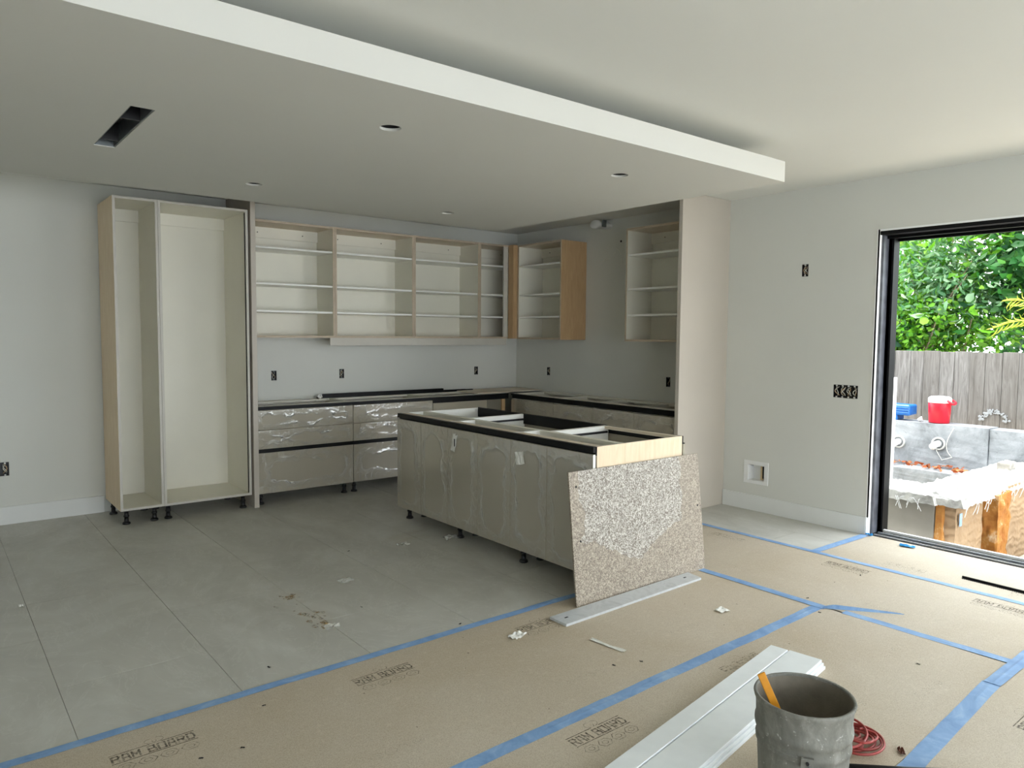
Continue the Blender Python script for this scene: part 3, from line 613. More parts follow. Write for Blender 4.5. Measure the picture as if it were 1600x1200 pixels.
# printed logos
def logo(parent, x, y, ang, mat='ink', sc=1.0, words=True):
    """text baseline direction = ang; origin = centre of the lettering"""
    bm = bmesh.new()
    def rect(u0, u1, v0, v1): add_box(bm, u0, u1, v0, v1, 0, .0003)
    if words:
        G = {'R': [((0, 0), (0, 1)), ((0, 1), (.8, 1)), ((.8, 1), (1, .78)), ((1, .78), (.8, .5)), ((.8, .5), (0, .5)), ((.5, .5), (1, 0))],
             'A': [((0, 0), (.18, 1)), ((.18, 1), (.82, 1)), ((.82, 1), (1, 0)), ((.1, .38), (.9, .38))],
             'M': [((0, 0), (0, 1)), ((0, 1), (.5, .35)), ((.5, .35), (1, 1)), ((1, 1), (1, 0))],
             'B': [((0, 0), (0, 1)), ((0, 1), (.85, 1)), ((.85, 1), (.85, .5)), ((.85, .52), (0, .52)), ((.85, .5), (1, .4)), ((1, .4), (1, 0)), ((1, 0), (0, 0))],
             'O': [((0, 0), (0, 1)), ((0, 1), (1, 1)), ((1, 1), (1, 0)), ((1, 0), (0, 0))],
             'D': [((0, 0), (0, 1)), ((0, 1), (.75, 1)), ((.75, 1), (1, .75)), ((1, .75), (1, .25)), ((1, .25), (.75, 0)), ((.75, 0), (0, 0))]}
        u = -.140
        for ch in 'RAM BOARD':
            if ch == ' ': u += .020; continue
            for (p, q) in G[ch]:
                p, q = (u+p[0]*.0235, -.012+p[1]*.040), (u+q[0]*.0235, -.012+q[1]*.040); dx, dy = q[0]-p[0], q[1]-p[1]; L = math.hypot(dx, dy); ex, ey = dx/L*.0036, dy/L*.0036
                c4 = [(p[0]-ex+ey, p[1]-ey-ex), (q[0]+ex+ey, q[1]+ey-ex), (q[0]+ex-ey, q[1]+ey+ex), (p[0]-ex-ey, p[1]-ey+ex)]
                bm.faces.new([bm.verts.new((a, b, .0003)) for a, b in c4])
            u += .0335
        rect(-.145, -.01, .040, .0432); rect(.03, .145, .040, .0432); rect(-.145, .145, -.024, -.0208)
        # small horned head outline above
        for s in (-1, 1):
            pts = [(.01+s*(.008+.03*math.sin(a)*(1-a/9)), .062+.018*math.cos(a)) for a in np.linspace(0, 4.6, 14)]
            for p, q in zip(pts, pts[1:]):
                dx, dy = q[0]-p[0], q[1]-p[1]; L = math.hypot(dx, dy); nx, ny = -dy/L*.0012, dx/L*.0012
                bm.faces.new([bm.verts.new((a, b, .0003)) for a, b in ((p[0]-nx, p[1]-ny), (q[0]-nx, q[1]-ny), (q[0]+nx, q[1]+ny), (p[0]+nx, p[1]+ny))])
    for k in range(4):
        cx_ = -.108+.072*k
        for (ra, rb) in ((.0335, .030), (.016, .013)):
            for i in range(6):
                a, b = math.pi/3*i, math.pi/3*(i+1)
                bm.faces.new([bm.verts.new((cx_+r_*math.cos(t_), -.062+r_*.8*math.sin(t_), .0003)) for r_, t_ in ((ra, a), (ra, b), (rb, b), (rb, a))])
    R_ = Matrix.Translation((x, y, KZ+.0003)) @ Matrix.Rotation(ang, 4, 'Z') @ Matrix.Scale(sc, 4)
    bmesh.ops.transform(bm, matrix=R_, verts=bm.verts)
    return obj('printed_logo', bm, mat, parent)
for x, m in ((-5.05, 'ink'), (-4.10, 'ink'), (-3.17, 'ink'), (-2.24, 'inkworn')): logo(RA, x, -4.10, .0, m)
for x, y, m, wd in ((-4.35, -4.60, 'inkworn', False), (-2.60, -4.55, 'inkworn', False), (-3.4, -4.62, 'inkworn', False)): logo(RA, x, y, 0, m, .8, wd)
for x, m in ((-4.62, 'ink'), (-3.68, 'ink'), (-2.72, 'inkworn')): logo(RB, x, -5.03, .0, m)
for x, y in ((-2.02, -5.35), (-2.3, -5.62), (-2.75, -5.5)): logo(RB, x, y, 0, 'inkworn', .8, False)
for x, m in ((-3.2, 'ink'), (-2.22, 'ink'), (-1.3, 'ink')): logo(RC, x, -6.05, 0, m)
for y, m in ((-3.70, 'inkworn'), (-4.62, 'ink'), (-5.52, 'ink')): logo(CD, -.93, y, -math.pi/2, m)
for y in (-4.15, -5.1): logo(CD, -1.45, y, -math.pi/2, 'inkworn', .8, False)
for y in (-4.86, -5.6): logo(CE, -.62, y, -math.pi/2, 'inkworn', .9)

# ------------------------------------------------------------------ white planks
def plank(p0, p1, w, z, side, label):
    p0, p1 = Vector(p0), Vector(p1); d_ = (p1-p0).normalized(); nn = Vector((-d_.y, d_.x))*side
    q = [p0, p1, p1+nn*w, p0+nn*w]; bm = bmesh.new(); lo_ = [bm.verts.new((v.x, v.y, z)) for v in q]; hi_ = [bm.verts.new((v.x, v.y, z+.0145)) for v in q]
    bm.faces.new(lo_); bm.faces.new(hi_[::-1])
    for i in range(4): bm.faces.new((lo_[i], lo_[(i+1) % 4], hi_[(i+1) % 4], hi_[i]))
    bmesh.ops.bevel(bm, geom=list(bm.edges), offset=.0015, segments=1, affect='EDGES'); fix(bm)
    c = (q[0]+q[1]+q[2]+q[3])/4; o = obj('white_plank', bm, 'white_foam', origin=(c.x, c.y, z)); return tag(o, label, 'plank', 'white planks stacked on the cardboard')
plank((-2.500, -5.148), (-4.90, -5.51), .150, .0035, 1, 'white plank, bottom of the right hand pile behind the bucket')
plank((-2.505, -5.142), (-4.90, -5.502), .150, .0185, 1, 'white plank, middle of the right hand pile behind the bucket')
plank((-2.512, -5.136), (-4.90, -5.496), .150, .0335, 1, 'white plank, topmost of the right hand pile behind the bucket')
plank((-2.54, -5.062), (-4.90, -5.408), .072, .0035, 1, 'narrow white plank, underneath on the left of the pile')
plank((-2.535, -5.052), (-4.90, -5.408), .083, .0365, 1, 'narrow white plank lying topmost on the left, beside the blue tape')
plank((-2.545, -5.058), (-4.90, -5.408), .072, .020, 1, 'narrow white plank, second layer on the left of the pile')

# ------------------------------------------------------------------ bucket
BX, BY = -3.478, -5.742
bk = thing('plaster_bucket', 'grey plaster-crusted bucket with a yellow stick, on the cardboard', 'bucket', (BX, BY, KZ+.0006))
bm = bmesh.new(); z = lambda h: KZ+.0006+h
prof = [(.126, 0), (.130, .002), (.1415, .20), (.1425, .214), (.1462, .216), (.1462, .232), (.1435, .235), (.1445, .258), (.1495, .262), (.1512, .274), (.1500, .286), (.1462, .292), (.1480, .335), (.1515, .352), (.1545, .358), (.1555, .364), (.154, .369), (.150, .369), (.1475, .362)]
rr = lathe(bm, [(r_, z(h)) for r_, h in prof], (BX, BY, 0), 64); cap(bm, rr[0][::-1])
for v in bm.verts:
    k_ = noise.noise(v.co*22)*.0014+noise.noise(v.co*70)*.0006; d_ = Vector((v.co.x-BX, v.co.y-BY, 0)); v.co += d_.normalized()*k_
obj('shell', bm, 'bucket', bk, True)
bm = bmesh.new(); rr = lathe(bm, [(.1475, z(.362)), (.142, z(.30)), (.137, z(.2)), (.124, z(.02)), (.0, z(.012))], (BX, BY, 0), 64); obj('inner_wall', fix(bm), 'bucket_in', bk, True)
bm = bmesh.new(); rr = lathe(bm, [(.1465, z(.3645)), (.1455, z(.3700)), (.1540, z(.3715)), (.1562, z(.366)), (.1550, z(.362))], (BX, BY, 0), 64)
for v in bm.verts: v.co.z += .001*noise.noise(v.co*40)
obj('rim_crust', bm, 'bucket', bk, True, label='pale dried plaster on the rim')
ang0 = math.atan2(-6.9309-BY, -5.66865-BX)     # direction from bucket to photographer
ea = ang0+.10; ep = Vector((BX+.150*math.cos(ea), BY+.150*math.sin(ea), z(.225)))
bm = bmesh.new(); tn = Vector((-math.sin(ea), math.cos(ea), 0)); nr = Vector((math.cos(ea), math.sin(ea), 0))
for v in add_box(bm, -.018, .018, -.004, .006, -.016, .016, bev=0): v.co = ep+tn*v.co.x+nr*v.co.y+Vector((0, 0, v.co.z))
ear = obj('handle_ear', bm, 'bucket', bk)
bm = bmesh.new(); tube(bm, [ep+nr*.004+Vector((0, 0, .002)), ep+nr*.012+Vector((0, 0, .002))], .005, 8); obj('handle_hole', bm, 'hole', ear)
pts = [ep+nr*.010]
for i in range(1, 22):
    a = i/21*math.pi; pts.append(Vector((BX, BY, 0))+nr*(.158*math.cos(a))+tn*(.172*math.sin(a))+Vector((0, 0, z(.225)-.19*math.sin(a))))
bm = bmesh.new(); tube(bm, pts, .0022, 6); obj('wire_handle', bm, 'steel', bk, True)
for (da, zz, w_, h_) in ((-.5, .24, .10, .018), (.42, .13, .07, .05), (-.25, .10, .012, .05), (.85, .30, .03, .03)):
    bm = bmesh.new(); a = ang0+da
    for i in range(9):
        for j in range(7):
            aa = a+(i/8-.5)*w_/.145; hh = zz+(j/6-.5)*h_; ed = 1-max(abs(i/4-1), abs(j/3-1))**2
            rad = .1300+.0115*min(1, hh/.2)+(.0075 if .214 < hh < .234 else 0)+(.0075 if .262 < hh < .292 else 0)+.0035*max(0, ed)
            bm.verts.new((BX+rad*math.cos(aa), BY+rad*math.sin(aa), z(hh)))
    bm.verts.ensure_lookup_table()
    for i in range(8):
        for j in range(6): bm.faces.new([bm.verts[q] for q in (i*7+j, i*7+j+7, i*7+j+8, i*7+j+1)])
    obj('plaster_patch', bm, 'bucket', bk, True)
# yellow stick in the bucket
bm = bmesh.new(); a, b = Vector((-3.594, -5.655, .445)), Vector((-3.455, -5.790, .022)); d_ = (b-a).normalized(); sd = d_.cross(Vector((.6, .75, 0))).normalized(); th = d_.cross(sd).normalized()
for v in add_box(bm, -.0125, .0125, -.0035, .0035, 0, (b-a).length, bev=.0015) or []: pass
for v in bm.verts: v.co = a+sd*v.co.x+th*v.co.y+d_*v.co.z
o = obj('yellow_stick', bm, 'yellow', origin=b); tag(o, 'flat yellow wooden stick leaning out of the plaster bucket', 'stick')

# cord coil
bm = bmesh.new(); pts = []
for i in range(400):
    a = i*.16; lay = i/400; rr_ = .034+.044*abs(math.sin(i*.029+1))+.020*noise.noise(Vector((i*.05, 0, 0)))
    cx_, cy_ = -2.985+.030*math.sin(i*.053), -5.672+.030*math.cos(i*.071)
    pts.append((cx_+rr_*math.cos(a)*1.15, cy_+rr_*math.sin(a), .011+.034*lay+.010*math.sin(i*.11)*lay))
tube(bm, pts, .0048, 7); o = obj('extension_cord', bm, 'cord', None, True, origin=(-2.985, -5.67, KZ)); tag(o, 'coiled red cord on the cardboard behind the bucket', 'cord')
bm = bmesh.new(); lathe_ = lathe(bm, [(.0001, 0), (.011, 0), (.013, .01), (.012, .03), (.007, .036), (.0001, .036)], (-2.955, -5.60, .02), 12, 'x'); obj('plug', fix(bm), 'steel', o, True)
crumple('dead_leaf', 'curled brown dead leaf on the cardboard beside the red cord', (-2.905, -5.815, .0035), .045, .020, 'z', 12, 'leafbrown', 'leaf', .010, .6)
bm = bmesh.new(); tube(bm, [(-3.19, -5.760, .022), (-3.05, -5.895, .022), (-2.90, -6.03, .022)], .017, 12); o = obj('black_tube', bm, 'blackpl', None, True, origin=(-3.1, -5.85, .004)); tag(o, 'black tube lying behind the bucket at the bottom edge', 'tube')
# cut comb strip by the door
bm = bx((-.556, -.545, -5.60, -5.18, KZ, KZ+.014), (-.562, -.545, -5.60, -5.18, KZ, KZ+.003))
for i in range(36): add_box(bm, -.574, -.562, -5.595+i*.0115, -5.590+i*.0115, KZ+.0002, KZ+.003)
o = obj('edge_profile', bm, 'black', origin=(-.55, -5.39, KZ)); o.rotation_euler = (0, 0, math.radians(-2)); tag(o, 'long black toothed profile lying on the cardboard near the sill', 'metal bar')
# scraps on the floor
crumple('paper_scrap', 'crumpled translucent scrap on the cardboard below the marbled strip', (-3.365, -4.142, .0035), .095, .055, 'z', 20, 'paper', 'scrap', .010, .3)
crumple('paper_scrap', 'crumpled white scrap on the cardboard right of the speckled sheet', (-2.246, -4.575, .0035), .07, .055, 'z', 24, 'paper', 'scrap', .010, -.2)
crumple('paper_strip', 'long narrow curled white strip on the cardboard', (-3.085, -4.50, .0035), .024, .205, 'z', 28, 'paper', 'scrap', .005, .12)
crumple('plastic_scrap', 'clear plastic scrap on the bare tile left of the island', (-3.674, -2.85, .0005), .09, .06, 'z', 31, 'scrapfilm', 'scrap', .012)
crumple('plastic_scrap', 'clear plastic scrap on bare tile close to the island legs', (-2.998, -2.39, .0005), .09, .05, 'z', 33, 'scrapfilm', 'scrap', .012)
crumple('plastic_scrap', 'clear plastic scrap on bare tile near the taped edge', (-4.05, -3.45, .0005), .08, .05, 'z', 35, 'scrapfilm', 'scrap', .010)
crumple('paper_scrap', 'tiny white pellet on the bare tile at the far left', (-5.283, -2.14, .0005), .022, .03, 'z', 37, 'paper', 'scrap', .008)
crumple('tape_roll_film', 'round clear plastic disc on the floor by an island leg', (-2.62, -2.45, .0005), .12, .09, 'z', 39, 'scrapfilm', 'scrap', .02)
for i in range(26):
    x, y = random.uniform(-5.4, -.3), random.uniform(-5.8, -2.2)
    if -2.75 < x < -1.75 and y > -4.3: continue
    if x > -.75 and y > -4.3 or (-3.8 < x < -2.4 and y < -4.95): continue
    crumple('debris_crumb', 'tiny dark crumb of debris on the floor', (x, y, .0038 if y < -3.9 or x > -1.74 else .0006), .016, .008, 'z', i, 'hole', 'debris', .003, random.random()*3, 4)['group'] = 'tiny dark crumbs scattered on the floor'
# mustard stain on the tile: flat mark
bm = bmesh.new()
for i in range(46):
    s = random.random(); x, y = -4.075+random.gauss(0, .035), -2.82-.62*s+random.gauss(0, .02)
    if .42 < s < .55: continue
    r_ = random.uniform(.006, .026); vv = [bm.verts.new((x+r_*math.cos(a)*random.uniform(.5, 1), y+r_*1.4*math.sin(a)*random.uniform(.5, 1), .0004+i*.00001)) for a in np.linspace(0, 2*math.pi, 9)[:-1]]; bm.faces.new(vv)
t = NT('dried_stain'); t.col(lin((190, 158, 104))); t.rough(.7); tr = t.n('ShaderNodeBsdfTransparent'); mx = t.n('ShaderNodeMixShader'); g = t.noise(t.coord(which='World'), 40, 4, .7)
t.l(t.ramp(g, [(.4, (.05, .05, .05)), (.62, (.6, .6, .6))]), mx.inputs[0]); t.l(tr.outputs[0], mx.inputs[1]); t.l(t.b.outputs[0], mx.inputs[2]); t.l(mx.outputs[0], t.o.inputs[0]); M['stain'] = t.m
tag(obj('floor_stain', bm, 'stain'), 'mustard coloured drip stains on the bare tile', 'stain', kind='stuff')

# ------------------------------------------------------------------ outlet boxes
def outlet(wall, a, z_, w2, h2, label, gangs=1):
    """wall 'b': back wall at x=a; 'r': right wall at y=a; set into the cut recess"""
    loc = (a, .002, z_) if wall == 'b' else (.002, a, z_); r = thing('outlet_box', label, 'outlet box', loc, 'open electrical boxes without cover plates')
    def B(u0, u1, d0, d1, e, f): return (a+u0, a+u1, d0, d1, z_+e, z_+f) if wall == 'b' else (d0, d1, a+u0, a+u1, z_+e, z_+f)
    w_, h_ = w2-.0015, h2-.0015; t_ = .003
    part('box', r, 'blackpl', B(-w_, w_, .052, .056, -h_, h_), B(-w_, -w_+t_, .001, .052, -h_, h_), B(w_-t_, w_, .001, .052, -h_, h_), B(-w_+t_, w_-t_, .001, .052, -h_, -h_+t_), B(-w_+t_, w_-t_, .001, .052, h_-t_, h_))
    for g in range(gangs):
        c = -w_+(2*w_)*(g+.5)/gangs
        part('mounting_ear', r, 'wall' if gangs > 1 or z_ > 2 else 'steel', B(c-.006, c+.006, -.0015, .003, h_-.012, h_-.001), B(c-.006, c+.006, -.0015, .003, -h_+.001, -h_+.012))
        for q in range(3 if gangs == 1 else 3):
            bm = bmesh.new(); pts = []
            ph = random.random()*6
            for i in range(14):
                s = i/13; u = c+.014*math.sin(s*5+ph)*(1 if gangs == 1 else .9); v = -h_*.7+s*h_*1.4; dpt = .03-.030*math.sin(math.pi*s)
                pts.append((a+u, dpt, z_+v) if wall == 'b' else (dpt, a+u, z_+v))
            tube(bm, pts, .0028, 6); obj('wire', bm, ('wirew', 'copper', 'wirew')[q % 3] if q < 2 or gangs > 1 else 'wirew', r, True)
outlet('b', -3.02, 1.113, .027, .048, 'open electrical box on the back wall, nearest the taupe end panel')
outlet('b', -2.312, 1.113, .027, .048, 'open electrical box on the back wall, above the black bars')
outlet('b', -.608, 1.103, .027, .048, 'open electrical box on the back wall, nearest the corner')
outlet('b', -5.2075, .44, .0525, .055, 'open electrical box low on the wall at the far left', 2)
outlet('r', -.59, 1.106, .027, .048, 'open electrical box on the right wall near the corner')
outlet('r', -2.341, 1.078, .027, .048, 'open electrical box on the right wall beside the tall taupe panel')
outlet('r', -3.728, 2.073, .028, .050, 'single open electrical box high on the wall beside the door')
outlet('r', -4.103, 1.101, .098, .052, 'wide multi-gang electrical box full of wires beside the door', 4)
# recessed white media box
r = thing('recessed_wall_box', 'white recessed utility box low on the wall beside the door', 'wall box', (0, -3.335, .335))
ya, yb, za, zb = -3.455, -3.215, .238, .438; iy0, iy1, iz0, iz1 = -3.415, -3.256, .265, .404
part('frame', r, 'white_pl', (-.006, -.0005, ya, yb, za, iz0), (-.006, -.0005, ya, yb, iz1, zb), (-.006, -.0005, ya, iy0, iz0, iz1), (-.006, -.0005, iy1, yb, iz0, iz1), bev=.001)
part('liner', r, 'white_pl', (-.0005, .085, iy0, iy0+.003, iz0, iz1), (-.0005, .085, iy1-.003, iy1, iz0, iz1), (-.0005, .085, iy0+.003, iy1-.003, iz0, iz0+.003), (-.0005, .085, iy0+.003, iy1-.003, iz1-.003, iz1), (.082, .085, iy0+.003, iy1-.003, iz0+.003, iz1-.003))
part('outlet', r, 'lumber', (.055, .082, -3.37, -3.345, iz0+.004, iz1-.005), label='pale bracket inside the box')
part('cavity', r, 'hole', (.04, .082, -3.41, -3.372, iz0+.02, iz1-.01), label='dark opening inside the box')
# pipe stub and wall scars where the hood goes
r = thing('vent_stub', 'white capped pipe stub high on the right wall between wall cabinets', 'pipe stub', (0, -1.5, 2.69))
bm = bmesh.new(); rr = lathe(bm, [(.001, -.20), (.066, -.20), (.072, -.195), (.072, -.15), (.064, -.148), (.064, -.001)], (0, -1.5, 2.672), 28, 'x', 1, .6); cap(bm, rr[0]); obj('cap', fix(bm), 'white_pl', r, True)
part('clamp', r, 'steel', (-.17, -.12, -1.592, -1.574, 2.64, 2.71)); part('knob', r, 'hole', (-.19, -.17, -1.44, -1.425, 2.665, 2.68))
bm = bmesh.new(); rr = lathe(bm, [(.012, -.0012), (.010, -.0004)], (0, -1.69, 2.497), 14, 'x'); cap(bm, rr[0]); o = obj('wall_hole', fix(bm), 'hole', origin=(0, -1.69, 2.5)); tag(o, 'small dark hole drilled in the right wall below the pipe stub', 'hole')
bm = bmesh.new()
for (y, z_, l_, a_) in ((-1.66, 2.40, .10, .9), (-1.70, 2.30, .06, 1.5), (-1.52, 2.33, .07, .2), (-1.46, 2.325, .05, -.3), (-1.6, 2.38, .05, 2.2)):
    tube(bm, [(-.001, y+l_*(q-.5)*math.cos(a_), z_+l_*(q-.5)*math.sin(a_)+.01*math.sin(q*5)) for q in np.linspace(0, 1, 8)], .0022, 5)
o = obj('plaster_scar', bm, 'mel', origin=(0, -1.6, 2.35)); tag(o, 'pale plaster scratches on the right wall below the pipe stub', 'mark')

# ------------------------------------------------------------------ outside
g = obj('ground', bx((.27, 14, -14, 8, -.7, -.42)), 'soil'); struct(g)
# raised bed between concrete wall and fence
gb = obj('raised_bed', bx((3.30, 14, -14, 8, -.42, .50)), 'soil'); tag(gb, 'raised sandy ground behind the concrete wall', 'ground')
fn = thing('wooden_fence', 'weathered grey vertical board fence behind the concrete wall', 'fence', (3.62, -3, .5))
y = 1.5; cnt = 0
while y > -10.5:
    wd = random.uniform(.150, .180); th_ = random.uniform(-.006, .006); bm = bx((3.60+th_, 3.62+th_, y-wd, y-.0025, .50, 1.372+random.uniform(-.006, .008)), bev=.003); obj('plank', bm, 'fence', fn); y -= wd
for zz in (.75, 1.18): part('rail', fn, 'fence', (3.63, 3.67, -10.5, 1.5, zz-.04, zz+.04))
bm = bmesh.new()
for i in range(60):
    a = random.uniform(.2, 3.0); rr_ = .14+random.gauss(0, .012); y_, z_ = -4.0-rr_*math.cos(a)*.9, .58+rr_*math.sin(a)*1.0
    s = random.uniform(.006, .02); mm = Matrix.Translation((3.592, y_+random.gauss(0, .012), z_)) @ Matrix.Diagonal((.006, s, s, 1)); bmesh.ops.create_icosphere(bm, subdivisions=1, radius=1, matrix=mm)
obj('cement_splash', bm, 'splat', fn)['kind'] = 'stuff'
cw = thing('concrete_wall', 'grey concrete retaining wall with two pipe stubs in front of the fence', 'wall', (3.14, -3, -.42))
def roughbox(x0, x1, y0, y1, z0, z1, n, amp, seed):
    bm = bmesh.new(); bmesh.ops.create_cube(bm, size=1); bmesh.ops.subdivide_edges(bm, edges=bm.edges, cuts=n, use_grid_fill=True)
    for v in bm.verts:
        v.co = Vector(((x0+x1)/2+v.co.x*(x1-x0), (y0+y1)/2+v.co.y*(y1-y0), (z0+z1)/2+v.co.z*(z1-z0)))
    bm.normal_update()
    for v in bm.verts: v.co += v.normal*amp*(noise.noise(v.co*7+Vector((seed, 0, 0)))+.6*noise.noise(v.co*23))
    return bm
obj('wall_body', roughbox(3.0, 3.28, -4.145, 1.5, -.42, .585, 20, .008, 1), 'conc', cw)
obj('wall_body', roughbox(3.012, 3.28, -10, -4.152, -.42, .575, 20, .008, 5), 'conc', cw)
for y_, z_ in ((-3.25, .345), (-3.67, .372)):
    bm = bmesh.new(); rr = lathe(bm, [(.055, 2.995), (.055, 2.985), (.072, 2.985), (.072, 2.998)], (0, y_, z_), 20, 'x', 1, 1); obj('pipe_collar', fix(bm), 'pipe', cw, True)
    bm = bmesh.new(); tube(bm, [(3.01, y_, z_), (2.93, y_+.01, z_-.008), (2.88, y_+.02, z_-.03)], .035, 16); obj('pipe_stub', bm, 'white_pl', cw, True)
bm = bmesh.new(); tube(bm, [(2.985, -3.82+.13*math.sin(s*2.2)*1.0-.10*s, .56-.42*s+.10*s*s*(1 if s < .9 else 1)) for s in np.linspace(0, 1, 14)]+[(2.97, -3.72, .20), (2.97, -3.66, .30)], .004, 5); obj('white_string', bm, 'wirew', cw, True)
lg = obj('concrete_ledge', roughbox(2.68, 2.975, -4.33, 1.0, -.42, .105, 14, .012, 9), 'conc', origin=(2.8, -3, -.42)); tag(lg, 'low concrete ledge strewn with leaves below the pipe stubs', 'ledge')
# fallen leaves on ledge
def leaves(name, C, D, L, wr, mat, parent=None, droop=.25):
    """C centres (n,3), D directions (n,3), L lengths"""
    n = len(C); D = D/np.linalg.norm(D, axis=1)[:, None]; R = rng.normal(size=(n, 3)); Sd = np.cross(D, R); Sd /= np.linalg.norm(Sd, axis=1)[:, None]+1e-9; N = np.cross(Sd, D)
    L = L[:, None]; tpl = [(0, 0, 0), (.32, -wr*.85, .05), (.36, 0, -.03), (.32, wr*.85, .05), (.68, -wr*.7, -.02), (.72, 0, -.08), (.68, wr*.7, -.02), (1, 0, -droop)]
    V = np.stack([C+L*(a*D+b*Sd+c*N) for a, b, c in tpl], 1).reshape(-1, 3)
    f = np.array([(0, 1, 2), (0, 2, 3), (1, 4, 2), (4, 5, 2), (2, 5, 3), (5, 6, 3), (4, 7, 5), (5, 7, 6)]); Fc = (f[None]+8*np.arange(n)[:, None, None]).reshape(-1, 3)
    off = root_loc(parent) if parent else Vector((0, 0, 0)); V = V-np.array(off)
    me = bpy.data.meshes.new(name); me.vertices.add(len(V)); me.vertices.foreach_set('co', V.ravel()); me.loops.add(len(Fc)*3); me.loops.foreach_set('vertex_index', Fc.ravel())
    me.polygons.add(len(Fc)); me.polygons.foreach_set('loop_start', np.arange(0, len(Fc)*3, 3)); me.polygons.foreach_set('loop_total', np.full(len(Fc), 3)); me.update(); me.validate()
    return link_mesh(name, me, mat, parent)
n = 260; C = np.stack([rng.uniform(2.74, 2.93, n), rng.uniform(-4.1, -1.5, n), rng.uniform(.125, .15, n)], 1); D = rng.normal(size=(n, 3)); D[:, 2] *= .15
o = leaves('fallen_leaves', C, D, rng.uniform(.04, .075, n), .3, 'fallen'); tag(o, 'reddish fallen leaves heaped on the concrete ledge', 'leaves', kind='stuff')
# broken foam-form wall in front, two legs of an L, each with a rough mortar top
fwl = thing('foam_form_wall', 'broken low wall of grey and tan foam forms with rough white mortar top', 'wall', (1.2, -4.4, -.42))
obj('grey_face', roughbox(.50, .56, -4.60, -2.0, -.42, .262, 12, .004, 21), 'greywall', fwl)
obj('core', roughbox(.56, 1.0, -4.60, -2.0, -.42, .25, 12, .01, 22), 'conc', fwl)
obj('tan_face', roughbox(.565, 1.13, -4.735, -4.64, -.42, .255, 14, .009, 23), 'foam', fwl)
obj('orange_foam', roughbox(1.20, 1.47, -4.825, -4.70, -.42, .235, 14, .028, 25), 'orange', fwl)
obj('tan_face', roughbox(1.50, 3.0, -4.785, -4.70, -.42, .262, 16, .009, 26), 'foam', fwl)
obj('core', roughbox(.60, 3.0, -4.69, -4.36, -.42, .25, 14, .01, 27), 'conc', fwl)
obj('seam_gap', roughbox(1.132, 1.185, -4.70, -4.68, -.42, .22, 3, .004, 28), 'hole', fwl)
obj('orange_foam', roughbox(.515, .56, -4.655, -4.605, -.42, .235, 10, .012, 29), 'orange', fwl)
def mortar(x0, x1, y0, y1, z_, seed, amp):
    n1, n2 = int((x1-x0)/.022), int((y1-y0)/.022); n1, n2 = min(n1, 90), min(n2, 90); bm = bmesh.new(); g_ = []
    for i in range(n1+1):
        for j in range(n2+1):
            x, y_ = x0+(x1-x0)*i/n1, y0+(y1-y0)*j/n2; e = min(i, j, n1-i, n2-j); q = Vector((x*9, y_*9, seed))
            h = z_+amp*(.6*noise.noise(q)+.5*abs(noise.noise(q*2.7))+.4*noise.noise(q*6)) if e else z_-.05-.03*abs(noise.noise(q*2))
            x += .012*noise.noise(q*3) if e < 2 else 0; y_ += .016*noise.noise(q*3+Vector((5, 0, 0))) if e < 2 else 0
            g_.append(bm.verts.new((x, y_, h)))
    for i in range(n1):
        for j in range(n2): a = i*(n2+1)+j; bm.faces.new((g_[a], g_[a+n2+1], g_[a+n2+2], g_[a+1]))
    return fix(bm)
obj('mortar_top', mortar(.47, 1.03, -4.62, -2.0, .275, 1, .035), 'mortar', fwl)
obj('mortar_top', mortar(.50, 3.02, -4.80, -4.30, .275, 2, .035), 'mortar', fwl)
bm = bmesh.new()
for i in range(42):
    if i < 14: p = Vector((.49, random.uniform(-4.6, -3.9), .25)); out = Vector((-1, 0, 0))
    else: p = Vector((random.uniform(.5, 2.6), -4.80, .25)); out = Vector((0, -1, 0))
    L = random.uniform(.03, .13); tn_ = Vector((out.y, out.x, 0))*random.uniform(-1, 1)
    tube(bm, [p+out*(.02*math.sin(s*3))+tn_*L*s*.9+Vector((0, 0, .03*math.sin(s*3)-L*s)) for s in np.linspace(0, 1, 6)], .0022, 4)
obj('mesh_threads', bm, 'white_pl', fwl)['kind'] = 'stuff'
part('tape_patch', fwl, 'tape', (.60, .645, -4.752, -4.748, .06, .16), label='blue tape patch on the tan foam')
for i, (x, y_, z_, s) in enumerate(((1.5, -5.02, -.36, .10), (1.25, -5.08, -.38, .07), (1.75, -5.10, -.36, .09), (1.05, -5.06, -.39, .05), (1.95, -5.0, -.36, .08))):
    bm = bmesh.new(); bmesh.ops.create_icosphere(bm, subdivisions=3, radius=s)
    for v in bm.verts: v.co = Vector((v.co.x*1.2, v.co.y, v.co.z*.6))*(1+.35*noise.noise(v.co*14+Vector((i*5, 0, 0)))); v.co += Vector((x, y_, z_))
    o = obj('rubble_stone', bm, 'rock', origin=(x, y_, z_)); tag(o, ['large grey rubble stone outside, beyond the orange foam', 'grey rubble stone outside, in front of the largest one', 'grey rubble stone outside, right of the largest one', 'smallest grey rubble stone by the orange foam', 'grey rubble stone furthest right outside'][i], 'stone', 'rubble stones outside the door')
bm = bmesh.new(); tube(bm, [(.95, -5.05, -.37), (1.9, -5.35, -.30)], .022, 4); o = obj('lath', bm, 'lumber', origin=(1.4, -5.2, -.36)); tag(o, 'raw lumber lath lying in the rubble outside', 'lumber')
for i, (x, y_, sx_, sy_) in enumerate(((2.42, -4.50, .17, .10),)):
    o = obj('concrete_chunk', roughbox(x-sx_/2, x+sx_/2, y_-sy_/2, y_+sy_/2, .28, .34, 5, .012, 50+i), 'rock', origin=(x, y_, .29)); tag(o, 'flat grey concrete chunk on the white mortar wall top', 'stone')
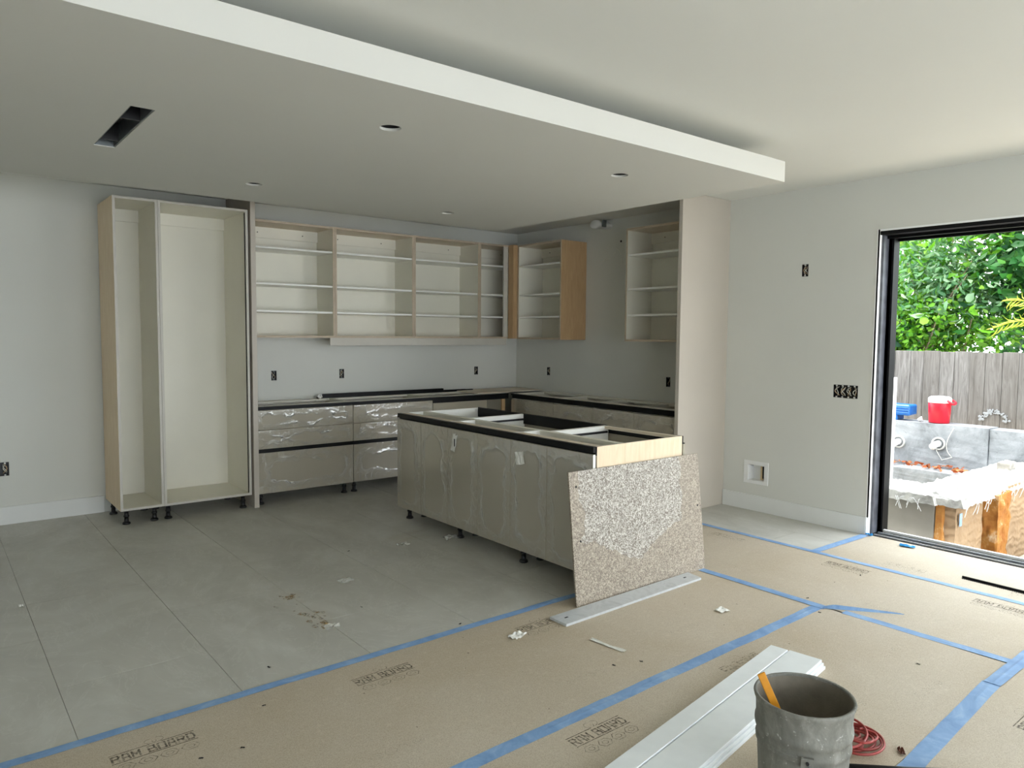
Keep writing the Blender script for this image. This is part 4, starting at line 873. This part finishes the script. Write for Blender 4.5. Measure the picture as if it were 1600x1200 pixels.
bm = bmesh.new(); tube(bm, [(1.02, -4.03, .25), (1.02, -4.03, .5), (1.02, -4.03, 1.18)], [.020, .022, .022], 14); o = obj('white_post', bm, 'white_pl', None, True, origin=(1.02, -3.975, .25)); tag(o, 'white plastic pipe standing on the wall top beside the door jamb', 'pipe')
# coolers
kc = thing('water_cooler', 'red round water cooler with white lid on the concrete wall', 'cooler', (3.14, -3.61, .588))
bm = bmesh.new(); rr = lathe(bm, [(.098, .588), (.103, .592), (.107, .68), (.109, .682), (.112, .80), (.112, .812)], (3.14, -3.61, 0), 32); cap(bm, rr[0][::-1]); obj('body', bm, 'red', kc, True)
bm = bmesh.new(); rr = lathe(bm, [(.116, .812), (.117, .855), (.110, .868), (.09, .88), (.03, .886), (.0005, .887)], (3.14, -3.61, 0), 32); cap(bm, rr[0][::-1]); obj('lid', bm, 'white_pl', kc, True)
bm = bmesh.new(); tube(bm, [(3.10, -3.69, .858), (3.08, -3.72, .836), (3.07, -3.755, .812), (3.08, -3.765, .806), (3.13, -3.768, .806), (3.16, -3.765, .81), (3.18, -3.755, .82), (3.2, -3.72, .84)], .012, 8); obj('handle', bm, 'red', kc, True)
bc = thing('blue_crate', 'blue ribbed plastic crate lid on the concrete wall, left of the red cooler', 'crate', (3.16, -3.15, .588))
part('body', bc, 'bluepl', (3.03, 3.24, -3.335, -2.80, .645, .765), bev=.012)
for zz in (.672, .70, .73): part('rib', bc, 'bluepl', (3.018, 3.028, -3.33, -2.81, zz, zz+.008), bev=.002)
part('foot', bc, 'bluepl', (3.05, 3.22, -3.20, -2.95, .588, .643))
bm = bmesh.new(); tube(bm, [(3.1, -3.415, .60), (3.1, -3.44, .625), (3.1, -3.44, .60)], .022, 10); o = obj('plastic_bottle', bm, 'white_pl', None, True, origin=(3.1, -3.43, .588)); tag(o, 'small crushed clear bottle between crate and red cooler', 'bottle')

# trees beyond the fence
LM = {}
def tree(label, name, c, rad, n, Lr, mat, stems, parts_=0, seed=0, wr=.30, grp='trees and shrubs beyond the fence', clump=40):
    r = thing(name, label, 'tree', (c[0], c[1], .5), grp)
    ends = []
    for s in range(stems):
        a = rng.uniform(0, 6.28); q0 = Vector((c[0]+.12*math.cos(a), c[1]+.15*math.sin(a), .5)); tip = Vector((c[0]+rad[0]*.6*math.cos(a), c[1]+rad[1]*.75*math.sin(a*1.7+s), c[2]+rad[2]*rng.uniform(.1, .9)))
        mid = (q0+tip)/2+Vector((0, rng.normal()*.12, .1)); pts = [q0, q0.lerp(mid, .5), mid, mid.lerp(tip, .5), tip]; bm = bmesh.new(); tube(bm, pts, [.022, .018, .014, .010, .005], 7); obj('stem', bm, 'bark', r, True); ends.append((mid, tip))
    # leaves hang on many twigs: clusters inside the crown
    cc = rng.normal(size=(clump, 3)); cc /= np.linalg.norm(cc, axis=1)[:, None]; cc *= rng.uniform(.35, 1, (clump, 1))**.6; cc = cc*np.array(rad)+np.array(c)
    idx = rng.integers(0, clump, n); sc = min(rad)*.30
    off = rng.normal(size=(n, 3))*sc*np.array([1, 1.15, .8]); C = cc[idx]+off
    D = off/ (np.linalg.norm(off, axis=1)[:, None]+1e-6)+rng.normal(size=(n, 3))*.6+np.array([-.25, 0, -.25]); keep = C[:, 2] > .6; keep &= C[:, 0] > 3.75
    C, D = C[keep], D[keep]; L = rng.uniform(Lr[0], Lr[1], len(C))
    fo = leaves('foliage', C, D, L, wr, mat, r); fo['kind'] = 'stuff'
    # big single leaves on the side towards the house
    if parts_:
        if mat not in LM:
            base = leaves('leaf', np.zeros((1, 3)), np.array([[1., 0, 0]]), np.array([.17]), .27, mat, None); LM[mat] = base.data; bpy.data.objects.remove(base)
        for i in range(parts_):
            o = bpy.data.objects.new('leaf', LM[mat]); COL.objects.link(o); o.parent = r
            k = cc[rng.integers(0, clump)]; p = Vector((max(3.78, k[0]-.30*rng.random()-.15), k[1]+rng.normal()*.22, max(.9, k[2]+rng.normal()*.2)))
            o.location = p-Vector(r.location); o.rotation_euler = (rng.uniform(-.8, .8), rng.uniform(-.1, .9), rng.uniform(0, 6.28)); s = rng.uniform(.7, 1.3); o.scale = (s, s, s)
    return r
tree('bright green broad-leaved tree rising above the middle of the fence', 'broadleaf_tree', (5.0, -3.0, 2.75), (.8, .95, 1.0), 2000, (.12, .22), 'leafA', 7, 110, clump=46, wr=.2)
tree('grey-green feathery shrub spilling over the fence top', 'feathery_shrub', (4.5, -2.75, 2.0), (.55, .95, .65), 4200, (.06, .13), 'leafB', 8, 70, wr=.2, clump=60)
tree('deep green shrub low behind the fence on the left', 'dense_shrub', (4.4, -2.2, 1.55), (.45, .8, .5), 3800, (.06, .11), 'leafC', 6, 50, clump=50)
tree('bright green low shrub behind the fence below the feathery one', 'low_shrub', (4.25, -3.05, 1.62), (.35, .8, .36), 3000, (.05, .10), 'leafA', 5, 50, clump=50)
tree('dark leafy tree above the fence at the right edge of the door view', 'leafy_tree', (5.2, -4.3, 2.6), (.9, .9, 1.2), 5200, (.09, .17), 'leafC', 7, 90, clump=60)
tree('pale leafy tree above the fence further right, out past the door view', 'leafy_tree', (5.2, -6.0, 2.5), (1.0, 1.2, 1.3), 4200, (.09, .16), 'leafB', 6, 0, clump=50)
tree('thin pale tree far behind, at the left of the door view', 'thin_tree', (7.2, -1.0, 2.9), (.8, 1.6, 1.2), 2600, (.08, .14), 'leafB', 6, 0, clump=40)
tree('dark hedge tree behind the other trees', 'hedge_tree', (6.9, -4.6, 1.6), (.7, 1.8, 1.0), 3200, (.10, .18), 'leafC', 8, 0, clump=90)
# palm
pr = thing('palm', 'young palm with yellow-green fronds showing above the fence at the right', 'palm', (4.15, -4.62, .5))
bm = bmesh.new(); tube(bm, [(4.15, -4.62, .5), (4.14, -4.60, 1.1), (4.12, -4.58, 1.5)], [.05, .045, .03], 10); obj('trunk', bm, 'bark', pr, True)
for (ty, tz, tx) in ((-3.93, 1.66, 3.80), (-4.05, 1.95, 3.82), (-4.75, 2.0, 4.0), (-5.2, 1.7, 4.2), (-4.4, 1.8, 4.6)):
    a, e = Vector((4.0, -4.58, 1.60)), Vector((tx, ty, tz)); md = (a+e)/2+Vector((-.05, 0, .20)); P = [a*(1-s)**2+md*2*s*(1-s)+e*s*s for s in np.linspace(0, 1, 14)]
    bm = bmesh.new(); tube(bm, P, [.010-.0006*i for i in range(14)], 6); fo = obj('frond', bm, 'leafP', pr, True)
    for i in range(3, 14):
        tg = (P[i]-P[i-1]).normalized(); sd = tg.cross(Vector((.5, 0, 1))).normalized()
        for s in (-1, 1):
            dd_ = (sd*s*.9+tg*.8+Vector((0, 0, -.35)))
            leaves('leaflet', np.array([P[i]]), np.array([dd_]), np.array([.28-.008*i]), .042, 'leafP', fo, .3)
